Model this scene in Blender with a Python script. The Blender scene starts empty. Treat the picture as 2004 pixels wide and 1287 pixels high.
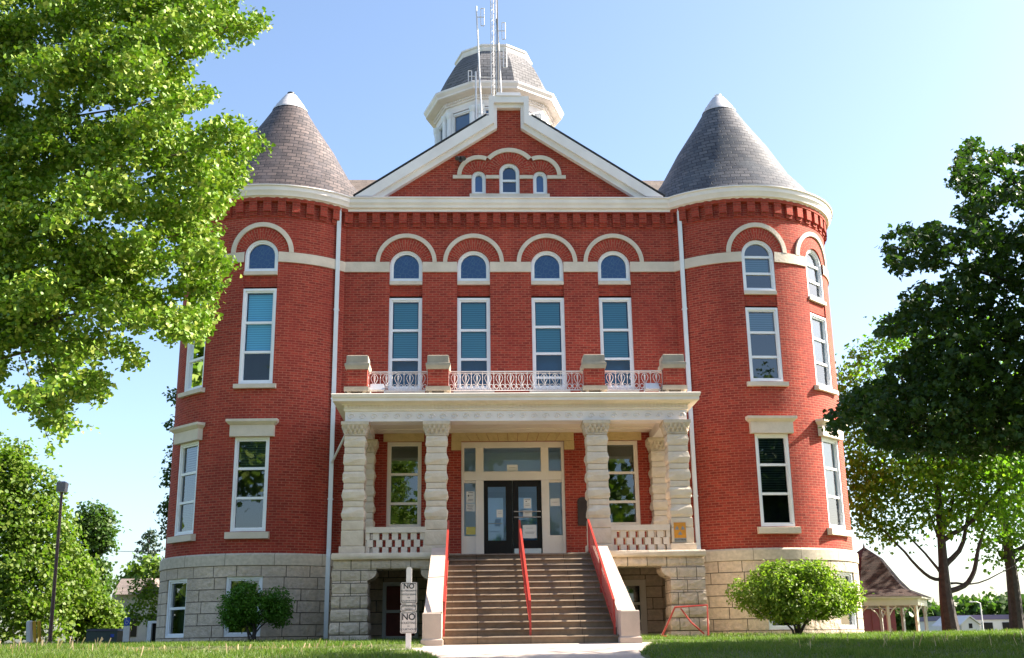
import bpy, math, random
import numpy as np
from mathutils import Vector, Matrix
R = math.radians
rng = np.random.default_rng(7)
random.seed(7)
scene = bpy.context.scene
COL = scene.collection

# ------------------------------------------------------------------ camera
CAM = Vector((-1.234, -32.0, 0.0))
FPX, CU, CV = 2174.0, 1002.0, 643.5          # focal length and centre of the 2004 px wide frame
FWD = Vector((0.03759999, 0.96127603, 0.27301032))
RGT = Vector((0.99928902, -0.03541136, -0.01294151))
UPV = Vector((0.0027727, -0.27330281, 0.96192405))
cam_d = bpy.data.cameras.new("camera")
cam = bpy.data.objects.new("camera", cam_d)
COL.objects.link(cam)
cam_d.sensor_width = 36.0
cam_d.lens = FPX / 2004.0 * 36.0
cam_d.clip_start, cam_d.clip_end = 0.1, 3000.0
M = Matrix.Identity(4)
for i in range(3):
    M[i][0], M[i][1], M[i][2], M[i][3] = RGT[i], UPV[i], -FWD[i], CAM[i]
cam.matrix_world = M
scene.camera = cam

# ------------------------------------------------------------------ sky, sun, exposure
SUN_EL, SUN_AZ = 36.0, 82.0      # azimuth from +Y (away from the viewer) towards +X (right)
world = bpy.data.worlds.new("World")
scene.world = world
world.use_nodes = True
nt = world.node_tree
sky = nt.nodes.new("ShaderNodeTexSky")
sky.sky_type = 'NISHITA'
sky.sun_disc = False
sky.sun_elevation, sky.sun_rotation = R(SUN_EL), R(SUN_AZ)
sky.altitude, sky.air_density, sky.dust_density, sky.ozone_density = 200, 1.0, 2.2, 2.0
nt.links.new(sky.outputs[0], nt.nodes["Background"].inputs[0])
nt.nodes["Background"].inputs[1].default_value = 0.082
sd = Vector((math.cos(R(SUN_EL)) * math.sin(R(SUN_AZ)), math.cos(R(SUN_EL)) * math.cos(R(SUN_AZ)), math.sin(R(SUN_EL))))
sl = bpy.data.lights.new("sun", 'SUN')
sl.energy, sl.angle, sl.color = 5.0, R(0.5), (1.0, 0.92, 0.78)
sun = bpy.data.objects.new("sun", sl)
COL.objects.link(sun)
sun.rotation_euler = sd.to_track_quat('Z', 'Y').to_euler()
scene.view_settings.view_transform = 'Standard'
scene.view_settings.look = 'None'
scene.view_settings.exposure = 2.0
scene.view_settings.gamma = 1.0
scene.cycles.max_bounces = 8
scene.cycles.transparent_max_bounces = 12


def ray(u, v):
    return FWD + RGT * ((u - CU) / FPX) + UPV * ((CV - v) / FPX)


def at(u, v, y):
    d = ray(u, v)
    return CAM + d * ((y - CAM.y) / d.y)


# ------------------------------------------------------------------ materials
MATS = {}


def newmat(name):
    m = bpy.data.materials.new(name)
    m.use_nodes = True
    MATS[name] = m
    return m, m.node_tree, m.node_tree.nodes["Principled BSDF"]


def mixrgb(t, fac, a, b, mode='MIX'):
    n = t.nodes.new("ShaderNodeMix")
    n.data_type = 'RGBA'
    n.blend_type = mode
    for sock, val in ((n.inputs[0], fac), (n.inputs[6], a), (n.inputs[7], b)):
        if hasattr(val, 'is_linked'):
            t.links.new(val, sock)
        else:
            sock.default_value = val if not isinstance(val, tuple) else (*val, 1)
    return n.outputs[2]


def noise(t, scale, detail=4, coord='Object', rough=0.55, vec=None, stretch=None):
    n = t.nodes.new("ShaderNodeTexNoise")
    n.inputs['Scale'].default_value = scale
    n.inputs['Detail'].default_value = detail
    n.inputs['Roughness'].default_value = rough
    if vec is None:
        tc = t.nodes.new("ShaderNodeTexCoord")
        vec = tc.outputs[coord]
    if stretch:
        mp = t.nodes.new("ShaderNodeMapping")
        mp.inputs['Scale'].default_value = stretch
        t.links.new(vec, mp.inputs[0])
        vec = mp.outputs[0]
    t.links.new(vec, n.inputs['Vector'])
    return n.outputs[0]


def ramp(t, fac, stops):
    n = t.nodes.new("ShaderNodeValToRGB")
    el = n.color_ramp.elements
    while len(el) < len(stops):
        el.new(0.5)
    for e, (p, c) in zip(el, stops):
        e.position = p
        e.color = (*c, 1) if isinstance(c, tuple) else (c, c, c, 1)
    t.links.new(fac, n.inputs[0])
    return n.outputs[0]


def bump(t, b, h, strength, dist=0.02):
    n = t.nodes.new("ShaderNodeBump")
    n.inputs['Strength'].default_value = strength
    n.inputs['Distance'].default_value = dist
    t.links.new(h, n.inputs['Height'])
    t.links.new(n.outputs[0], b.inputs['Normal'])


def m_plain(name, c1, c2=None, scale=3.0, rough=0.7, bs=0.0, bscale=30.0, metal=0.0, spec=0.5):
    m, t, b = newmat(name)
    b.inputs['Roughness'].default_value = rough
    b.inputs['Metallic'].default_value = metal
    b.inputs['Specular IOR Level'].default_value = spec
    if c2 is None:
        c2 = tuple(x * 0.8 for x in c1)
    f = ramp(t, noise(t, scale), [(0.3, 0.0), (0.7, 1.0)])
    t.links.new(mixrgb(t, f, c1, c2), b.inputs['Base Color'])
    if bs:
        bump(t, b, noise(t, bscale, 6), bs)
    return m


def m_brick(name, c1, c2, mortar, bw, bh, ms, weather=0.35, bs=0.6, rock=0.0, rough=0.85, offset=0.5, voff=0.0, stain=None, bdist=0.01, squash=1.0, sqf=2):
    m, t, b = newmat(name)
    b.inputs['Roughness'].default_value = rough
    b.inputs['Specular IOR Level'].default_value = 0.25
    uv = t.nodes.new("ShaderNodeUVMap")
    mp = t.nodes.new("ShaderNodeMapping")
    mp.inputs['Location'].default_value = (0, voff, 0)
    t.links.new(uv.outputs[0], mp.inputs[0])
    br = t.nodes.new("ShaderNodeTexBrick")
    br.offset, br.squash, br.squash_frequency = offset, squash, sqf
    t.links.new(mp.outputs[0], br.inputs['Vector'])
    for k, v in (('Scale', 1.0), ('Mortar Size', ms), ('Mortar Smooth', 0.1), ('Brick Width', bw), ('Row Height', bh), ('Bias', 0.0)):
        br.inputs[k].default_value = v
    br.inputs['Color1'].default_value = (*c1, 1)
    br.inputs['Color2'].default_value = (*c2, 1)
    br.inputs['Mortar'].default_value = (*mortar, 1)
    big = ramp(t, noise(t, 0.5, 5, stretch=(1, 1, 0.6)), [(0.3, 1.0 - weather), (0.72, 1.0 + weather * 0.25)])
    col = mixrgb(t, 1.0, br.outputs['Color'], big, 'MULTIPLY')
    fine = ramp(t, noise(t, 9.0, 4, vec=mp.outputs[0]), [(0.3, 0.82), (0.7, 1.12)])
    col = mixrgb(t, 1.0, col, fine, 'MULTIPLY')
    if stain:
        sf = ramp(t, noise(t, 1.3, 6, stretch=(1, 1, 0.3)), [(0.5, 0.0), (0.72, 0.65)])
        col = mixrgb(t, sf, col, stain)
    t.links.new(col, b.inputs['Base Color'])
    h = t.nodes.new("ShaderNodeMath")
    h.operation = 'SUBTRACT'
    if rock:
        n = t.nodes.new("ShaderNodeMath")
        n.operation = 'MULTIPLY'
        n.inputs[1].default_value = rock
        t.links.new(noise(t, 4.5, 7, vec=mp.outputs[0], rough=0.62), n.inputs[0])
        t.links.new(n.outputs[0], h.inputs[0])
    else:
        h.inputs[0].default_value = 1.0
    t.links.new(br.outputs['Fac'], h.inputs[1])
    bump(t, b, h.outputs[0], bs, bdist)
    return m


def m_leaf(name, ca, cb, cc=None, trans=0.45, rough=0.5, spec=0.35):
    m, t, b = newmat(name)
    g = t.nodes.new("ShaderNodeNewGeometry")
    st = [(0.0, ca), (1.0, cb)] if cc is None else [(0.0, ca), (0.6, cb), (1.0, cc)]
    col = ramp(t, g.outputs['Random Per Island'], st)
    t.links.new(col, b.inputs['Base Color'])
    b.inputs['Roughness'].default_value = rough
    b.inputs['Specular IOR Level'].default_value = spec
    tr = t.nodes.new("ShaderNodeBsdfTranslucent")
    tc = mixrgb(t, 1.0, col, (0.95, 1.2, 0.5), 'MULTIPLY')
    t.links.new(tc, tr.inputs[0])
    mx = t.nodes.new("ShaderNodeMixShader")
    mx.inputs[0].default_value = trans
    t.links.new(b.outputs[0], mx.inputs[1])
    t.links.new(tr.outputs[0], mx.inputs[2])
    t.links.new(mx.outputs[0], t.nodes["Material Output"].inputs[0])
    return m


def m_glass(name, tint, refl=1.5):
    m, t, b = newmat(name)
    t.nodes.remove(b)
    tr = t.nodes.new("ShaderNodeBsdfTransparent")
    tr.inputs[0].default_value = (*tint, 1)
    gl = t.nodes.new("ShaderNodeBsdfGlossy")
    gl.inputs['Roughness'].default_value = 0.015
    gl.inputs['Color'].default_value = (0.92, 0.96, 1, 1)
    fr = t.nodes.new("ShaderNodeFresnel")
    fr.inputs[0].default_value = refl
    nb = t.nodes.new("ShaderNodeBump")
    nb.inputs['Strength'].default_value = 0.02
    nb.inputs['Distance'].default_value = 0.02
    t.links.new(noise(t, 1.6, 2), nb.inputs['Height'])
    t.links.new(nb.outputs[0], gl.inputs['Normal'])
    mx = t.nodes.new("ShaderNodeMixShader")
    t.links.new(fr.outputs[0], mx.inputs[0])
    t.links.new(tr.outputs[0], mx.inputs[1])
    t.links.new(gl.outputs[0], mx.inputs[2])
    t.links.new(mx.outputs[0], t.nodes["Material Output"].inputs[0])
    return m


m_brick('brick', (0.43, 0.057, 0.034), (0.27, 0.032, 0.022), (0.42, 0.14, 0.09), 0.215, 0.073, 0.009, 0.28, 0.5, stain=(0.27, 0.034, 0.025))
m_brick('brick_dark', (0.41, 0.052, 0.030), (0.26, 0.029, 0.020), (0.34, 0.10, 0.06), 0.215, 0.073, 0.008, 0.2, 0.5)
m_brick('brick_fan', (0.42, 0.045, 0.026), (0.29, 0.030, 0.02), (0.37, 0.14, 0.09), 0.21, 0.072, 0.010, 0.15, 0.5)
m_brick('ashlar', (0.74, 0.59, 0.46), (0.62, 0.49, 0.38), (0.15, 0.12, 0.09), 0.92, 0.313, 0.011, 0.28, 1.0, rock=1.8, voff=0.041, stain=(0.43, 0.35, 0.28), bdist=0.05, squash=0.7, sqf=3)
m_brick('band_stone', (0.66, 0.56, 0.45), (0.58, 0.49, 0.39), (0.22, 0.19, 0.15), 1.35, 0.9, 0.008, 0.2, 0.5, rock=0.5, voff=-2.0 + 0.3)
m_brick('pier_stone', (0.72, 0.58, 0.45), (0.60, 0.48, 0.37), (0.14, 0.12, 0.09), 0.5, 0.313, 0.011, 0.25, 1.0, rock=1.8, voff=0.041, stain=(0.42, 0.34, 0.27), bdist=0.05)
m_brick('slate', (0.080, 0.066, 0.066), (0.165, 0.128, 0.12), (0.03, 0.028, 0.03), 0.30, 0.17, 0.014, 0.4, 1.0, rough=0.5, stain=(0.10, 0.088, 0.095))
m_brick('grey_shingle', (0.15, 0.145, 0.155), (0.21, 0.20, 0.21), (0.06, 0.06, 0.065), 0.3, 0.16, 0.012, 0.3, 0.8)
m_brick('slate_blue', (0.070, 0.072, 0.084), (0.165, 0.155, 0.16), (0.03, 0.03, 0.036), 0.30, 0.17, 0.014, 0.4, 1.0, rough=0.5, stain=(0.085, 0.09, 0.10))
m_brick('shingle', (0.22, 0.175, 0.15), (0.16, 0.13, 0.115), (0.12, 0.09, 0.08), 0.35, 0.16, 0.008, 0.2, 0.5)
m_brick('brown_shingle', (0.035, 0.020, 0.016), (0.075, 0.042, 0.032), (0.03, 0.018, 0.015), 0.3, 0.13, 0.012, 0.3, 0.8)
m_brick('step_stone', (0.275, 0.195, 0.13), (0.20, 0.145, 0.10), (0.10, 0.07, 0.05), 1.1, 5.0, 0.008, 0.45, 0.5, stain=(0.13, 0.105, 0.09), voff=-2.5)
m_plain('limestone', (0.68, 0.58, 0.48), (0.57, 0.48, 0.39), 2.5, 0.85, 0.45, 14)
m_plain('carved_stone', (0.67, 0.56, 0.44), (0.48, 0.39, 0.30), 9.0, 0.85, 0.9, 16)
m_plain('rock_stone', (0.74, 0.62, 0.49), (0.56, 0.45, 0.34), 2.2, 0.9, 1.0, 7)
m_plain('golden_stone', (0.60, 0.44, 0.22), (0.50, 0.36, 0.17), 4.0, 0.9, 0.8, 11)
m_plain('grey_stone', (0.42, 0.36, 0.28), (0.31, 0.27, 0.215), 3.5, 0.85, 0.4, 14)
m_plain('cornice_paint', (0.87, 0.80, 0.79), (0.74, 0.67, 0.66), 1.3, 0.55, 0.06, 20)
m_plain('porch_paint', (0.86, 0.76, 0.66), (0.77, 0.66, 0.56), 2.4, 0.6, 0.12, 25)
m_plain('white_paint', (0.82, 0.82, 0.84), (0.74, 0.74, 0.77), 1.6, 0.45)
m_plain('cream_paint', (0.82, 0.73, 0.64), (0.75, 0.66, 0.57), 2.0, 0.55)
m_plain('concrete', (0.46, 0.38, 0.33), (0.36, 0.295, 0.255), 1.4, 0.9, 0.25, 40)
m_plain('cheek_concrete', (0.56, 0.44, 0.36), (0.46, 0.36, 0.30), 3.0, 0.85, 0.2, 40)
m_plain('red_paint', (0.42, 0.035, 0.025), (0.32, 0.03, 0.022), 6.0, 0.4)
m_plain('iron_paint', (0.80, 0.76, 0.75), (0.64, 0.59, 0.58), 9.0, 0.5)
m_plain('black_door', (0.010, 0.008, 0.007), (0.014, 0.012, 0.010), 3.0, 0.5, spec=0.2)
m_plain('aluminium', (0.55, 0.55, 0.57), (0.45, 0.45, 0.47), 3.0, 0.35, metal=0.7)
m_plain('galvanised', (0.70, 0.68, 0.69), (0.55, 0.53, 0.54), 2.0, 0.45, metal=0.25)
m_plain('dark_metal', (0.03, 0.028, 0.03), (0.05, 0.045, 0.045), 5.0, 0.5)
m_plain('green_metal', (0.035, 0.055, 0.045), (0.045, 0.065, 0.055), 4.0, 0.5)
m_plain('lamp_grey', (0.22, 0.20, 0.21), (0.17, 0.15, 0.16), 4.0, 0.5)
m_plain('dull_cap', (0.58, 0.55, 0.56), (0.44, 0.41, 0.42), 5.0, 0.6)
m_plain('rust_pole', (0.10, 0.05, 0.045), (0.16, 0.08, 0.07), 4.0, 0.55)
m_plain('dark_roof_edge', (0.02, 0.02, 0.022), None, 3.0, 0.7)
m_plain('room_gloom', (0.035, 0.04, 0.045), (0.028, 0.032, 0.036), 2.0, 0.9)  # near-black: the dimness inside the rooms is put into the colour
m_plain('mirrored_sky', (0.05, 0.13, 0.26), (0.04, 0.10, 0.21), 2.0, 0.7)  # flat blue painted behind panes in place of reflected sky
m_plain('lobby_wall', (0.70, 0.80, 0.90), (0.60, 0.71, 0.82), 1.2, 0.9)
m_plain('sheer_white', (0.66, 0.70, 0.72), (0.55, 0.6, 0.63), 2.0, 0.8)
m_plain('shade_tan', (0.30, 0.27, 0.14), (0.24, 0.21, 0.11), 1.0, 0.8)
m_plain('paper', (0.80, 0.78, 0.76), (0.74, 0.72, 0.70), 5.0, 0.8)
m_plain('yellow_paper', (0.72, 0.62, 0.16), (0.66, 0.55, 0.14), 5.0, 0.8)
m_plain('ink', (0.03, 0.03, 0.035), None, 5.0, 0.7)
m_plain('grey_ink', (0.13, 0.13, 0.14), None, 5.0, 0.7)
m_plain('sign_plate', (0.72, 0.64, 0.60), (0.62, 0.55, 0.51), 4.0, 0.5)
m_plain('white_post', (0.80, 0.75, 0.72), (0.70, 0.65, 0.62), 4.0, 0.5)
m_plain('orange_plate', (0.62, 0.26, 0.015), (0.50, 0.20, 0.02), 14.0, 0.55)
m_plain('faded_grey', (0.20, 0.20, 0.19), (0.26, 0.25, 0.24), 20.0, 0.7)
m_plain('bronze', (0.035, 0.022, 0.018), (0.05, 0.032, 0.025), 6.0, 0.4, 0.3, 20, metal=0.3)
m_plain('dark_red', (0.22, 0.045, 0.035), (0.15, 0.03, 0.025), 3.0, 0.6)
m_plain('barn_red', (0.20, 0.045, 0.06), (0.15, 0.035, 0.045), 2.0, 0.7)
m_plain('gazebo_paint', (0.66, 0.63, 0.52), (0.58, 0.55, 0.45), 2.0, 0.6)
m_plain('house_wall', (0.30, 0.30, 0.31), (0.24, 0.24, 0.25), 1.0, 0.8)
m_plain('far_wall', (0.62, 0.58, 0.56), (0.54, 0.50, 0.49), 0.6, 0.8)
m_plain('far_band', (0.14, 0.11, 0.20), (0.11, 0.09, 0.16), 0.6, 0.7)
m_plain('blue_sign', (0.01, 0.05, 0.36), (0.012, 0.06, 0.42), 6.0, 0.45)
m_plain('yellow_paint', (0.75, 0.42, 0.02), (0.65, 0.36, 0.02), 4.0, 0.5)
m_plain('bark', (0.060, 0.047, 0.042), (0.028, 0.023, 0.022), 7.0, 0.9, 1.0, 14)
m_plain('pale_bark', (0.16, 0.12, 0.09), (0.09, 0.065, 0.05), 7.0, 0.9, 0.8, 14)
m_plain('soil_grass', (0.07, 0.10, 0.018), (0.10, 0.11, 0.035), 1.2, 0.95, 0.6, 30)
m_glass('window_glass', (0.72, 0.90, 0.97), 2.1)
m_glass('teal_glass', (0.58, 0.86, 0.97), 1.6)
m_glass('clear_glass', (0.88, 0.95, 0.98), 1.55)
m_glass('blue_glass', (0.55, 0.75, 0.95), 1.8)
m_leaf('ginkgo_leaf', (0.095, 0.185, 0.015), (0.16, 0.26, 0.02), (0.31, 0.35, 0.065), 0.23)
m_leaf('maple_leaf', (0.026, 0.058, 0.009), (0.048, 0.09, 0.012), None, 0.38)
m_leaf('lawn_tree_leaf', (0.085, 0.18, 0.016), (0.14, 0.25, 0.02), (0.22, 0.30, 0.03), 0.6)
m_leaf('far_leaf', (0.09, 0.165, 0.018), (0.14, 0.21, 0.022), (0.19, 0.24, 0.035), 0.45)
m_leaf('far_dark_leaf', (0.055, 0.11, 0.022), (0.09, 0.15, 0.03), None, 0.42)
m_leaf('shrub_leaf', (0.13, 0.21, 0.018), (0.21, 0.30, 0.03), (0.32, 0.36, 0.07), 0.45)
m_leaf('dark_shrub_leaf', (0.06, 0.16, 0.014), (0.10, 0.22, 0.02), None, 0.4)
m_leaf('conifer_leaf', (0.03, 0.06, 0.03), (0.05, 0.08, 0.04), None, 0.2)
m_leaf('grass_blade', (0.07, 0.135, 0.018), (0.12, 0.19, 0.026), (0.20, 0.21, 0.05), 0.45)
m_leaf('dry_stalk', (0.45, 0.32, 0.20), (0.58, 0.44, 0.30), None, 0.25)

# window blind: fine horizontal slats
bm_, bt_, bb_ = newmat('blind_slats')
w_ = bt_.nodes.new("ShaderNodeTexWave")
w_.bands_direction = 'Z'
w_.inputs['Scale'].default_value = 4.6
tc_ = bt_.nodes.new("ShaderNodeTexCoord")
bt_.links.new(tc_.outputs['Object'], w_.inputs['Vector'])
bt_.links.new(ramp(bt_, w_.outputs['Fac'], [(0.15, (0.10, 0.30, 0.38)), (0.5, (0.20, 0.46, 0.56))]), bb_.inputs['Base Color'])
bb_.inputs['Roughness'].default_value = 0.5
bm_, bt_, bb_ = newmat('open_slats')
w_ = bt_.nodes.new("ShaderNodeTexWave")
w_.bands_direction = 'Z'
w_.inputs['Scale'].default_value = 4.6
tc_ = bt_.nodes.new("ShaderNodeTexCoord")
bt_.links.new(tc_.outputs['Object'], w_.inputs['Vector'])
bt_.links.new(ramp(bt_, w_.outputs['Fac'], [(0.3, (0.008, 0.010, 0.010)), (0.8, (0.10, 0.13, 0.11))]), bb_.inputs['Base Color'])
bb_.inputs['Roughness'].default_value = 0.5
# coloured leaded glass behind the arched windows
bm_, bt_, bb_ = newmat('leaded_glass')
v_ = bt_.nodes.new("ShaderNodeTexVoronoi")
v_.feature = 'DISTANCE_TO_EDGE'
v_.inputs['Scale'].default_value = 7.0
tc_ = bt_.nodes.new("ShaderNodeTexCoord")
bt_.links.new(tc_.outputs['Object'], v_.inputs['Vector'])
bt_.links.new(ramp(bt_, v_.outputs['Distance'], [(0.02, (0.12, 0.17, 0.30)), (0.07, (0.035, 0.085, 0.27))]), bb_.inputs['Base Color'])
bb_.inputs['Roughness'].default_value = 0.25


# ------------------------------------------------------------------ mesh helper
class MB:
    def __init__(self):
        self.v, self.f, self.uv, self.mi = [], [], [], []

    def face(self, pts, uv=None, mi=0):
        i = len(self.v)
        pts = [tuple(p) for p in pts]
        self.v += pts
        self.f.append(tuple(range(i, i + len(pts))))
        if uv is None:
            n = Vector((0, 0, 0))
            for a in range(len(pts)):
                p, q = pts[a], pts[(a + 1) % len(pts)]
                n += Vector(((p[1] - q[1]) * (p[2] + q[2]), (p[2] - q[2]) * (p[0] + q[0]), (p[0] - q[0]) * (p[1] + q[1])))
            ax = max(range(3), key=lambda k: abs(n[k]))
            uv = [((p[1], p[2]), (p[0], p[2]), (p[0], p[1]))[ax] for p in pts]
        self.uv.append(uv)
        self.mi.append(mi)

    def box(self, x0, x1, y0, y1, z0, z1, mi=0):
        a = [(x0, y0, z0), (x1, y0, z0), (x1, y1, z0), (x0, y1, z0), (x0, y0, z1), (x1, y0, z1), (x1, y1, z1), (x0, y1, z1)]
        for q in ((0, 1, 5, 4), (1, 2, 6, 5), (2, 3, 7, 6), (3, 0, 4, 7), (4, 5, 6, 7), (3, 2, 1, 0)):
            self.face([a[k] for k in q], None, mi)
        return self

    def hull(self, loops, close=True, cap=True, mi=0):
        """skin a list of equal-length point loops"""
        n = len(loops[0])
        for a, b in zip(loops[:-1], loops[1:]):
            for i in range(n if close else n - 1):
                j = (i + 1) % n
                self.face([a[i], a[j], b[j], b[i]], None, mi)
        if cap:
            self.face(list(reversed(loops[0])), None, mi)
            self.face(loops[-1], None, mi)
        return self

    def prism(self, poly, y0, y1, mi=0):
        """poly: (x,z) counter-clockwise seen from -Y; extruded from y0 (front) to y1"""
        return self.hull([[(x, y1, z) for x, z in poly], [(x, y0, z) for x, z in poly]], mi=mi)

    def prismx(self, poly, x0, x1, mi=0):
        return self.hull([[(x0, y, z) for y, z in poly], [(x1, y, z) for y, z in poly]], mi=mi)

    def tube(self, path, r, n=6, mi=0, cap=True):
        path = [Vector(p) for p in path]
        rr = r if hasattr(r, '__len__') else [r] * len(path)
        loops = []
        ref = None
        for i, p in enumerate(path):
            d = (path[min(i + 1, len(path) - 1)] - path[max(i - 1, 0)]).normalized()
            if ref is None:
                ref = Vector((0, 0, 1)) if abs(d.z) < 0.9 else Vector((1, 0, 0))
            a = d.cross(ref).normalized()
            b = a.cross(d).normalized()
            ref = b
            loops.append([p + (a * math.cos(2 * math.pi * k / n) + b * math.sin(2 * math.pi * k / n)) * rr[i] for k in range(n)])
        return self.hull(loops, cap=cap, mi=mi)

    def lathe(self, prof, cx=0.0, cy=0.0, a0=0.0, a1=360.0, n=48, mi=0, uvscale=1.0):
        """prof (r,z) from bottom to top; angle 0 faces -Y, positive towards +X"""
        sl = 0.0
        for (r0, z0), (r1, z1) in zip(prof[:-1], prof[1:]):
            L = math.hypot(r1 - r0, z1 - z0)
            rm = max(r0, r1)
            for k in range(n):
                t0, t1 = R(a0 + (a1 - a0) * k / n), R(a0 + (a1 - a0) * (k + 1) / n)
                P = lambda r, t, z: (cx + r * math.sin(t), cy - r * math.cos(t), z)
                self.face([P(r0, t0, z0), P(r0, t1, z0), P(r1, t1, z1), P(r1, t0, z1)],
                          [(t0 * r0, sl), (t1 * r0, sl), (t1 * r1, sl + L), (t0 * r1, sl + L)], mi)
            sl += L
        return self

    def add(self, other, off=(0, 0, 0), rot=0.0):
        c, s = math.cos(rot), math.sin(rot)
        i = len(self.v)
        self.v += [(x * c - y * s + off[0], x * s + y * c + off[1], z + off[2]) for x, y, z in other.v]
        self.f += [tuple(k + i for k in q) for q in other.f]
        self.uv += other.uv
        self.mi += other.mi
        return self

    def build(self, name, mats, parent=None, smooth=False, loc=None, weld=True):
        me = bpy.data.meshes.new(name)
        me.from_pydata(self.v, [], self.f)
        ul = me.uv_layers.new(name="UVMap")
        flat = [c for u in self.uv for p in u for c in p]
        ul.data.foreach_set('uv', flat)
        mats = mats if isinstance(mats, (list, tuple)) else [mats]
        for m in mats:
            me.materials.append(MATS[m])
        me.polygons.foreach_set('material_index', self.mi)
        if weld:
            import bmesh
            b = bmesh.new()
            b.from_mesh(me)
            bmesh.ops.remove_doubles(b, verts=b.verts, dist=0.0004)
            bmesh.ops.recalc_face_normals(b, faces=b.faces)
            b.to_mesh(me)
            b.free()
        if smooth:
            me.polygons.foreach_set('use_smooth', [True] * len(me.polygons))
            try:
                me.set_sharp_from_angle(angle=R(35))
            except Exception:
                pass
        o = bpy.data.objects.new(name, me)
        COL.objects.link(o)
        if parent is not None:
            o.parent = parent
        if loc is not None:
            o.location = loc
        return o


def empty(name, loc=(0, 0, 0), rz=0.0, parent=None):
    o = bpy.data.objects.new(name, None)
    COL.objects.link(o)
    o.location = loc
    o.rotation_euler = (0, 0, rz)
    o.empty_display_size = 0.2
    if parent is not None:
        o.parent = parent
    return o


def tag(o, label=None, cat=None, group=None, kind=None):
    for k, v in (('label', label), ('category', cat), ('group', group), ('kind', kind)):
        if v:
            o[k] = v
    return o


def copy_tree(o, parent=None):
    c = o.copy()
    COL.objects.link(c)
    if parent is not None:
        c.parent = parent
    for ch in list(o.children):
        copy_tree(ch, c)
    return c


def text_mesh(body, size, name, mat, parent, loc, depth=0.002, rot=None):
    cu = bpy.data.curves.new(name, 'FONT')
    cu.body, cu.size, cu.align_x, cu.align_y, cu.extrude = body, size, 'CENTER', 'CENTER', depth
    cu.offset = size * 0.022
    tmp = bpy.data.objects.new("tmp", cu)
    COL.objects.link(tmp)
    bpy.context.view_layer.update()
    me = bpy.data.meshes.new_from_object(tmp.evaluated_get(bpy.context.evaluated_depsgraph_get()))
    bpy.data.objects.remove(tmp)
    me.materials.clear()
    me.materials.append(MATS[mat])
    o = bpy.data.objects.new(name, me)
    COL.objects.link(o)
    o.parent = parent
    o.location = loc
    o.rotation_euler = rot or (R(90), 0, 0)
    return o


# ------------------------------------------------------------------ ground
def sstep(a, b, x):
    t = min(1.0, max(0.0, (x - a) / (b - a)))
    return t * t * (3 - 2 * t)


def walk_w(x, y):
    """1 on the concrete walk, 0 on the lawn"""
    if y > -8.0 or y < -40:
        return 0.0
    # apron along the foot of the steps, then the walk towards the street with rounded corners
    k = 1 - sstep(-2.6, -1.9, x)           # left of the steps the branch walk lies further out
    lo, hi = -10.1 - 1.2 * k, -8.15 - 1.15 * k
    a = sstep(lo - .25, lo + .2, y) * (1 - sstep(hi - .1, hi + .1, y)) * sstep(-8.2, -7.6, x) * (1 - sstep(4.3, 5.2, x))
    y0 = -11.2 if x < 0 else -9.9
    flare = 1.5 * math.exp(-max(0.0, y0 - y) * 1.7)
    b = (1 - sstep(1.66 + flare - 0.12, 1.66 + flare + 0.25, abs(x - 0.02))) * (1 - sstep(-9.9, -9.7, y))
    return max(a, b)


def slope_z(y):
    t = max(0.0, min(1.0, (-10.3 - y) / 22.0))
    return -1.78 * t ** 1.15


def lawn_z(x, y):
    z = 0.17
    if y < -1:
        z = 0.17 - 0.0165 * (-1 - max(y, -10.3)) + slope_z(y)
    z += 0.02 * math.sin(x * 0.7 + 1.3) * math.sin(y * 0.53) + 0.012 * math.sin(x * 1.9 + y * 1.3)
    z *= 1.0 if abs(x) < 60 else 1.0
    if y > 30:
        z -= 0.012 * (y - 30) if y < 150 else 1.44
    if y < -32:
        z = max(z, -1.7) - 0.0
    return z


def walk_z(x, y):
    t = max(0.0, -8.3 - y)
    return 0.005 - 0.052 * t - 0.0010 * t * t


def ground_z(x, y):
    w = walk_w(x, y)
    z = lawn_z(x, y) * (1 - w) + (walk_z(x, y) - 0.05) * w
    u = (1 - sstep(1.9, 2.35, abs(x))) * sstep(-8.6, -8.2, y) * (1 - sstep(-1.0, 0.0, y))
    return z * (1 - u) - 0.2 * u


xs = sorted(set([-900, -500, -300, -200, -140, -100, -75, -60] + list(np.arange(-50, -13, 3.0)) + list(np.round(np.arange(-13, 14.01, 0.25), 3)) + list(np.arange(16, 60, 3.0)) + [75, 100, 140, 200, 300, 500, 900]))
ys = sorted(set([-600, -300, -150, -90, -60, -48] + list(np.arange(-40, -20, 1.0)) + list(np.round(np.arange(-20, -7.2, 0.2), 3)) + list(np.arange(-7, 40, 3.0)) + [50, 70, 100, 150, 250, 400, 700, 1200]))
g = MB()
nx, ny = len(xs), len(ys)
gv = [(float(x), float(y), ground_z(x, y)) for y in ys for x in xs]
me = bpy.data.meshes.new('lawn_ground')
me.from_pydata(gv, [], [(j * nx + i, j * nx + i + 1, (j + 1) * nx + i + 1, (j + 1) * nx + i) for j in range(ny - 1) for i in range(nx - 1)])
me.materials.append(MATS['soil_grass'])
me.polygons.foreach_set('use_smooth', [True] * len(me.polygons))
lawn = bpy.data.objects.new('ground', me)
COL.objects.link(lawn)
lawn['kind'] = 'structure'

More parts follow.
